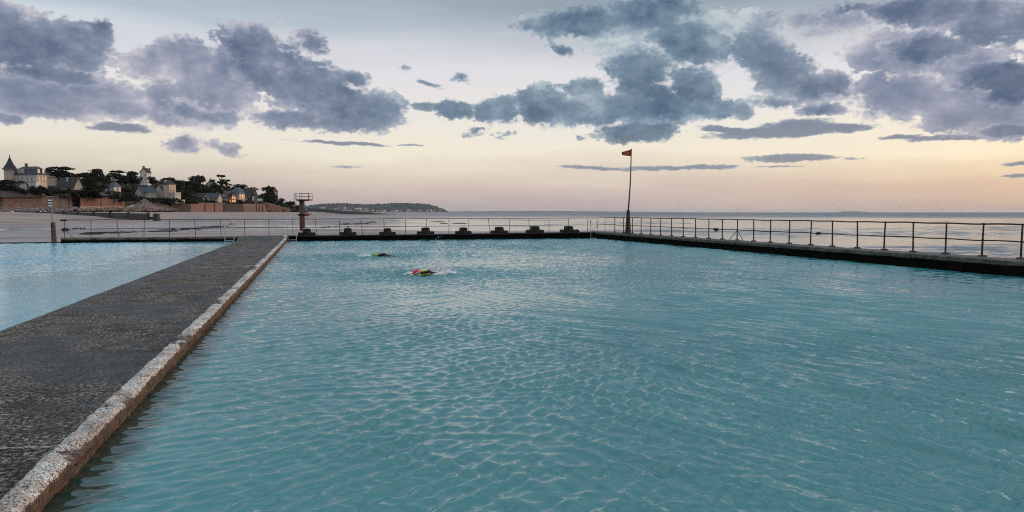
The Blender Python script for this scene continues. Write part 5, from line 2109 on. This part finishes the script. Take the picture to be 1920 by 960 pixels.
# far coasts on the horizon
def coast(pa, pb, D, prof, seed, name='far_coast'):
    m_ = bpy.data.materials.get('far_coast_land') or mat('far_coast_land', (.07, .085, .08), .95)
    xs_ = np.arange(pa, pb + .1, 2.0)
    P_ = np.zeros((5, len(xs_), 3))
    for i, px in enumerate(xs_):
        hpx = float(np.interp(px, *prof)) * (.8 + .4 * float(fbm(np.array(px / 25), np.array(.3), 3, seed)))
        b_ = at_d(px, 399, D)
        for j, (dy, z) in enumerate(((-800, -30), (-300, .2), (0, 1.0), (500, .9), (1500, -30))):
            q = b_ + HF * dy
            zz_ = z if z < -1 else CAM.z + hpx * D / F * z
            P_[j, i] = (q.x, q.y, zz_)
    return tag(grid_mesh(name, P_, m_), kind='structure')


coast(835, 1300, 20000, ([835, 880, 980, 1100, 1200, 1300], [1.2, 1.7, 2.2, 2.0, .9, .05]), 4)
coast(1588, 1620, 18000, ([1588, 1596, 1612, 1620], [.05, 1.7, 1.6, .05]), 6)

# ------------------------------------------------------------------ rocks on the flats, gull, walker
rl = ['long low dark rock on the wet flats, farthest from the camera of the group', 'short dark rock just below the long one', 'dark rock with a broken outline on the flats before the sea']
for i, (px, y, w, hpx) in enumerate(((821, 416.2, 15, 2.4), (832, 419.4, 8, 2.6), (862, 418.8, 14, 2.4))):
    D = 1371 * (1.83 + 1.12) / (y - 398)
    k = D / F
    c_ = at_d(px, y, D)
    bm_ = bmesh.new()
    bmesh.ops.create_icosphere(bm_, subdivisions=3, radius=1)
    mb = MB()
    rs = np.random.RandomState(70 + i)
    vs = []
    for v in bm_.verts:
        n_ = .7 + .7 * float(fbm(np.array(v.co.x * 3 + i * 7), np.array(v.co.y * 2 + v.co.z * 2), 3, 50 + i))
        vs.append((c_.x + RGT.x * v.co.x * w * k * n_ + HF.x * v.co.y * 2.2 * n_, c_.y + RGT.y * v.co.x * w * k * n_ + HF.y * v.co.y * 2.2 * n_, c_.z - .1 + v.co.z * hpx * k * .75 * n_))
    fs = [tuple(v.index for v in f.verts) for f in bm_.faces]
    bm_.free()
    mb.add(vs, fs)
    tag(mb.build('tidal_rock', M['rock_dark']), rl[i], 'rock')

g = at_d(1026, 387, 300)
t = thing('gull', 'small gull gliding low over the sea', 'bird', g, .4)
mb = MB()
mb.tube([(0, -.28, 0), (0, -.16, .03), (0, .05, .03), (0, .2, 0), (0, .32, -.01)], [.02, .07, .085, .05, .015], 8)
mb.build('body', mat('gull_grey', (.25, .25, .27), .7), t, True)
for s in (-1, 1):
    mb = MB()
    pts = [(s * .05, .02, .05), (s * .3, -.02, .20), (s * .62, .06, .12)]
    w = [.12, .10, .02]
    vs = []
    for q, ww in zip(pts, w):
        vs += [(q[0], q[1] - ww, q[2]), (q[0], q[1] + ww, q[2]), (q[0], q[1] + ww, q[2] + .02), (q[0], q[1] - ww, q[2] + .02)]
    mb.add(vs, [(0, 1, 5, 4), (1, 2, 6, 5), (2, 3, 7, 6), (3, 0, 4, 7), (4, 5, 9, 8), (5, 6, 10, 9), (6, 7, 11, 10), (7, 4, 8, 11), (3, 2, 1, 0), (8, 9, 10, 11)])
    mb.build('wing', bpy.data.materials['gull_grey'], t)


# ------------------------------------------------------------------ people
def skin_body(name, joints, edges, mats, mat_of, parent=None, sub=2):
    me = bpy.data.meshes.new(name)
    me.from_pydata([j[0] for j in joints], edges, [])
    o = bpy.data.objects.new(name, me)
    COL.objects.link(o)
    sk = o.modifiers.new('skin', 'SKIN')
    sk.use_smooth_shade = True
    for i, j in enumerate(joints):
        r = j[1]
        me.skin_vertices[0].data[i].radius = r if isinstance(r, tuple) else (r, r)
        me.skin_vertices[0].data[i].use_root = (i == 0)
    ss = o.modifiers.new('sub', 'SUBSURF')
    ss.levels = ss.render_levels = sub
    dg = bpy.context.evaluated_depsgraph_get()
    dg.update()
    nm = bpy.data.meshes.new_from_object(o.evaluated_get(dg))
    o.modifiers.clear()
    o.data = nm
    bpy.data.meshes.remove(me)
    nm.materials.clear()
    for m_ in mats:
        nm.materials.append(m_)
    for pl in nm.polygons:
        pl.material_index = mat_of(pl.center)
        pl.use_smooth = True
    o.parent = parent
    return o


def swimmer(loc, heading, label, cap_m, arm):
    """front crawl, local +x is the swimming direction, z = 0 the water line"""
    t = thing('person', label, 'person', loc + Vector((0, 0, .012)), heading)
    t.scale = (.92, .92, .92)
    J = [((-.62, 0, -.10), (.15, .12)), ((-.40, 0, -.05), (.14, .115)), ((-.15, 0, .0), (.18, .13)), ((.02, 0, .02), (.10, .09)), ((.10, 0, .03), .06), ((.20, 0, .05), .085), ((.28, 0, .04), .075),
         # recovering arm
         ((-.06, .19, .06), .068), ((-.20, .40, .30 * arm), .052), ((.02, .46, .22 * arm), .040), ((.20, .44, .08), .032), ((.27, .43, .05), (.040, .018)),
         # leading arm under the surface
         ((.0, -.19, -.01), .066), ((.27, -.21, -.08), .050), ((.52, -.20, -.10), .038), ((.62, -.20, -.11), (.038, .018)),
         # legs
         ((-.66, .10, -.11), .098), ((-1.05, .12, -.10), .068), ((-1.42, .12, -.13), .042), ((-1.60, .12, -.14), .03),
         ((-.66, -.10, -.12), .098), ((-1.05, -.12, -.18), .068), ((-1.42, -.12, -.22), .042), ((-1.60, -.12, -.24), .03)]
    E = [(0, 1), (1, 2), (2, 3), (3, 4), (4, 5), (5, 6), (2, 7), (7, 8), (8, 9), (9, 10), (10, 11), (2, 12), (12, 13), (13, 14), (14, 15), (0, 16), (16, 17), (17, 18), (18, 19), (0, 20), (20, 21), (21, 22), (22, 23)]
    def mo(c):
        if c.x > .09 and abs(c.y) < .13:
            return 1
        if c.y > .3 and c.x > .12:
            return 1
        if c.y < -.1 and c.x > .54:
            return 1
        return 0
    b = skin_body('body', J, E, [M['neoprene'], M['skin']], mo, t)
    # fingers of the recovering hand
    mb = MB()
    for f in range(4):
        y0 = .405 + .018 * f
        L_ = (.065, .078, .074, .058)[f]
        mb.tube([(.27, y0, .05), (.27 + L_ * .55, y0, .042), (.27 + L_, y0, .022)], [.009, .0085, .006], 6)
    mb.tube([(.235, .40, .055), (.26, .375, .045), (.29, .37, .035)], [.011, .010, .007], 6)
    mb.build('fingers', M['skin'], t, True)
    # cap: a shell over the skull, open at the face
    mb = MB()
    nu, nv = 14, 8
    vs, fs = [], []
    for j in range(nv + 1):
        th = R(112) * j / nv
        for i in range(nu):
            ph = 2 * math.pi * i / nu
            v = Vector((math.sin(th) * math.cos(ph) * .118, math.sin(th) * math.sin(ph) * .098, math.cos(th) * .108))
            v.rotate(Matrix.Rotation(R(18), 3, 'Y'))
            vs.append((v.x + .235, v.y, v.z + .055))
    for j in range(nv):
        for i in range(nu):
            fs.append((j * nu + i, (j + 1) * nu + i, (j + 1) * nu + (i + 1) % nu, j * nu + (i + 1) % nu))
    mb.add(vs, fs)
    mb.build('swim_cap', cap_m, t, True)
    mb = MB()
    for s in (-1, 1):
        mb.ball((.325, s * .035, .015), .026, 8, 6, (.6, 1, .8))
    mb.tube([(.315, -.06, .02), (.335, 0, .018), (.315, .06, .02)], .008, 5)
    mb.build('goggles', M['goggle'], t, True)
    mb = MB()
    mb.ball((.345, 0, -.015), .016, 7, 5, (1, .8, 1.3))
    mb.ball((.325, 0, -.055), .018, 7, 5, (.6, 1.4, .5))
    mb.build('nose_and_mouth', M['skin'], t, True)
    return t


hd = math.atan2(-RGT.y, -RGT.x)
swimmer(Vector((SWIM_A.x, SWIM_A.y, .03)) + RGT * .2, hd + .35, 'farther swimmer in a dark wetsuit with a lime green cap', M['lime'], .40)
swimmer(Vector((SWIM_B.x, SWIM_B.y, .02)) + RGT * .18, hd + .15, 'closer swimmer in a dark wetsuit with a red cap', M['pinkred'], .42)
tb = thing('tow_float', 'yellow inflatable tow float behind the swimmer with the red cap', 'tow float', Vector((SWIM_B.x, SWIM_B.y, .06)) + RGT * .24 + HF * -.30 + Vector((0, 0, .03)), -YAW + .15)
mb = MB()
mb.tube([(-.13, 0, .0), (-.11, 0, .0), (-.06, 0, .01), (.04, 0, .02), (.10, 0, .0), (.14, 0, -.02), (.15, 0, -.025)], [.02, .06, .08, .085, .07, .03, .01], 12)
mb.build('bag', M['yellow'], tb, True)
mb = MB()
mb.tube([(-.15, 0, 0), (-.3, .02, -.03)], .010, 5)
mb.build('strap', M['black_paint'], tb)


def splash(c, label, seed, n, spread, hgt):
    rs = np.random.RandomState(seed)
    mb = MB()
    for k in range(n):
        u = rs.normal(0, .42, 2)
        h_ = abs(rs.normal(0, .45)) * hgt * math.exp(-(u[0] ** 2 + u[1] ** 2) * 1.2)
        q = c + RGT * u[0] * spread + HF * u[1] * spread * .7 + Vector((0, 0, h_ + .01))
        s = rs.uniform(.005, .016) if h_ > .07 else rs.uniform(.012, .045)
        mb.ball(q, s, 5, 4, (1.4, 1.2, .7))
    o = mb.build('splash', M['foam'], None, True)
    return tag(o, label, 'splash', kind='stuff')


splash(Vector((SWIM_B.x, SWIM_B.y, 0)) + RGT * .55 + HF * .5, 'white spray kicked up behind the swimmer with the red cap', 3, 1500, .45, .85)
splash(Vector((SWIM_B.x, SWIM_B.y, 0)) + RGT * -.15 + HF * .05, 'foam around the red cap', 5, 130, .22, .15)
splash(Vector((SWIM_B.x, SWIM_B.y, 0)) + RGT * .55 + HF * -.0, 'foam beside the yellow tow float', 6, 90, .2, .12)
splash(Vector((SWIM_A.x, SWIM_A.y, 0)) + RGT * -.35, 'white foam in front of the swimmer with the lime green cap', 4, 220, .38, .3)

# a tiny walker far out on the sand
wk = at_d(723.5, 402.6, 840)
t = thing('person', 'tiny dark figure walking far out on the wet sand', 'person', wk, -YAW)
J = [((0, 0, .92), (.15, .11)), ((0, 0, 1.15), (.14, .10)), ((0, 0, 1.40), (.18, .11)), ((0, 0, 1.50), .06), ((0, .01, 1.62), .09), ((0, .01, 1.72), .08),
     ((.2, 0, 1.40), .06), ((.25, .03, 1.13), .045), ((.24, -.08, .88), .035), ((-.2, 0, 1.40), .06), ((-.25, .0, 1.13), .045), ((-.24, .10, .90), .035),
     ((.09, 0, .85), .09), ((.10, -.12, .48), .065), ((.10, .02, .08), .045), ((.10, -.10, .04), .04), ((-.09, 0, .85), .09), ((-.10, .14, .48), .065), ((-.10, .26, .10), .045), ((-.10, .14, .04), .04)]
E = [(0, 1), (1, 2), (2, 3), (3, 4), (4, 5), (2, 6), (6, 7), (7, 8), (2, 9), (9, 10), (10, 11), (0, 12), (12, 13), (13, 14), (14, 15), (0, 16), (16, 17), (17, 18), (18, 19)]
skin_body('body', J, E, [mat('dark_clothes', (.03, .028, .03), .9), M['skin']], lambda c: 1 if c.z > 1.53 else 0, t, 1)
mb = MB()
mb.ball((0, .03, 1.68), .10, 8, 6)
mb.build('hair', M['hair'], t, True)

# lines of weed left on the sand by the tide
rs = np.random.RandomState(61)
for label, (xa, ya), (xb, yb), n in (('dark wrack line of seaweed crossing the sand behind the left railing', (150, 441), (330, 430), 260),
                                    ('dark seaweed patches on the sand below the end of the groyne', (300, 434), (440, 421), 240),
                                    ('scattered weed on the wet sand beyond the starting blocks', (600, 425), (705, 417), 200)):
    mb = MB()
    for k in range(n):
        u = rs.beta(1.2, 1.0)
        px, py = xa + (xb - xa) * u, ya + (yb - ya) * u + rs.normal(0, 1.2)
        q = at_z(px, py, -1.0)
        q.z = float(beach_height(np.array(q.x), np.array(q.y)))
        if q.z < SEA_Z:
            continue
        a = rs.uniform(0, 6.28)
        w, l = rs.uniform(.1, .35), rs.uniform(.25, 1.1)
        d1, d2 = Vector((math.cos(a), math.sin(a), 0)), Vector((-math.sin(a), math.cos(a), 0))
        d1 = (d1 * .4 + RGT).normalized()
        mb.add([q - d1 * l, q - d2 * w, q + d1 * l, q + d2 * w, q + Vector((0, 0, rs.uniform(.05, .14)))], [(0, 1, 4), (1, 2, 4), (2, 3, 4), (3, 0, 4)])
    tag(mb.build('seaweed_wrack', M['weed']), label, 'seaweed', kind='stuff')

# ------------------------------------------------------------------ evening haze over the bay
mh = bpy.data.materials.new('evening_haze')
mh.use_nodes = True
nt = mh.node_tree
nt.nodes.clear()
ho = nt.nodes.new('ShaderNodeOutputMaterial')
pv = nt.nodes.new('ShaderNodeVolumePrincipled')
pv.inputs['Color'].default_value = (.80, .82, .90, 1)
pv.inputs['Density'].default_value = 1.8e-5
pv.inputs['Anisotropy'].default_value = .2
nt.links.new(pv.outputs[0], ho.inputs['Volume'])
mb = MB()
mb.box(-64000, -64000, -140, 64000, 64000, 130)
hz = mb.build('haze', mh)
tag(hz, kind='stuff')
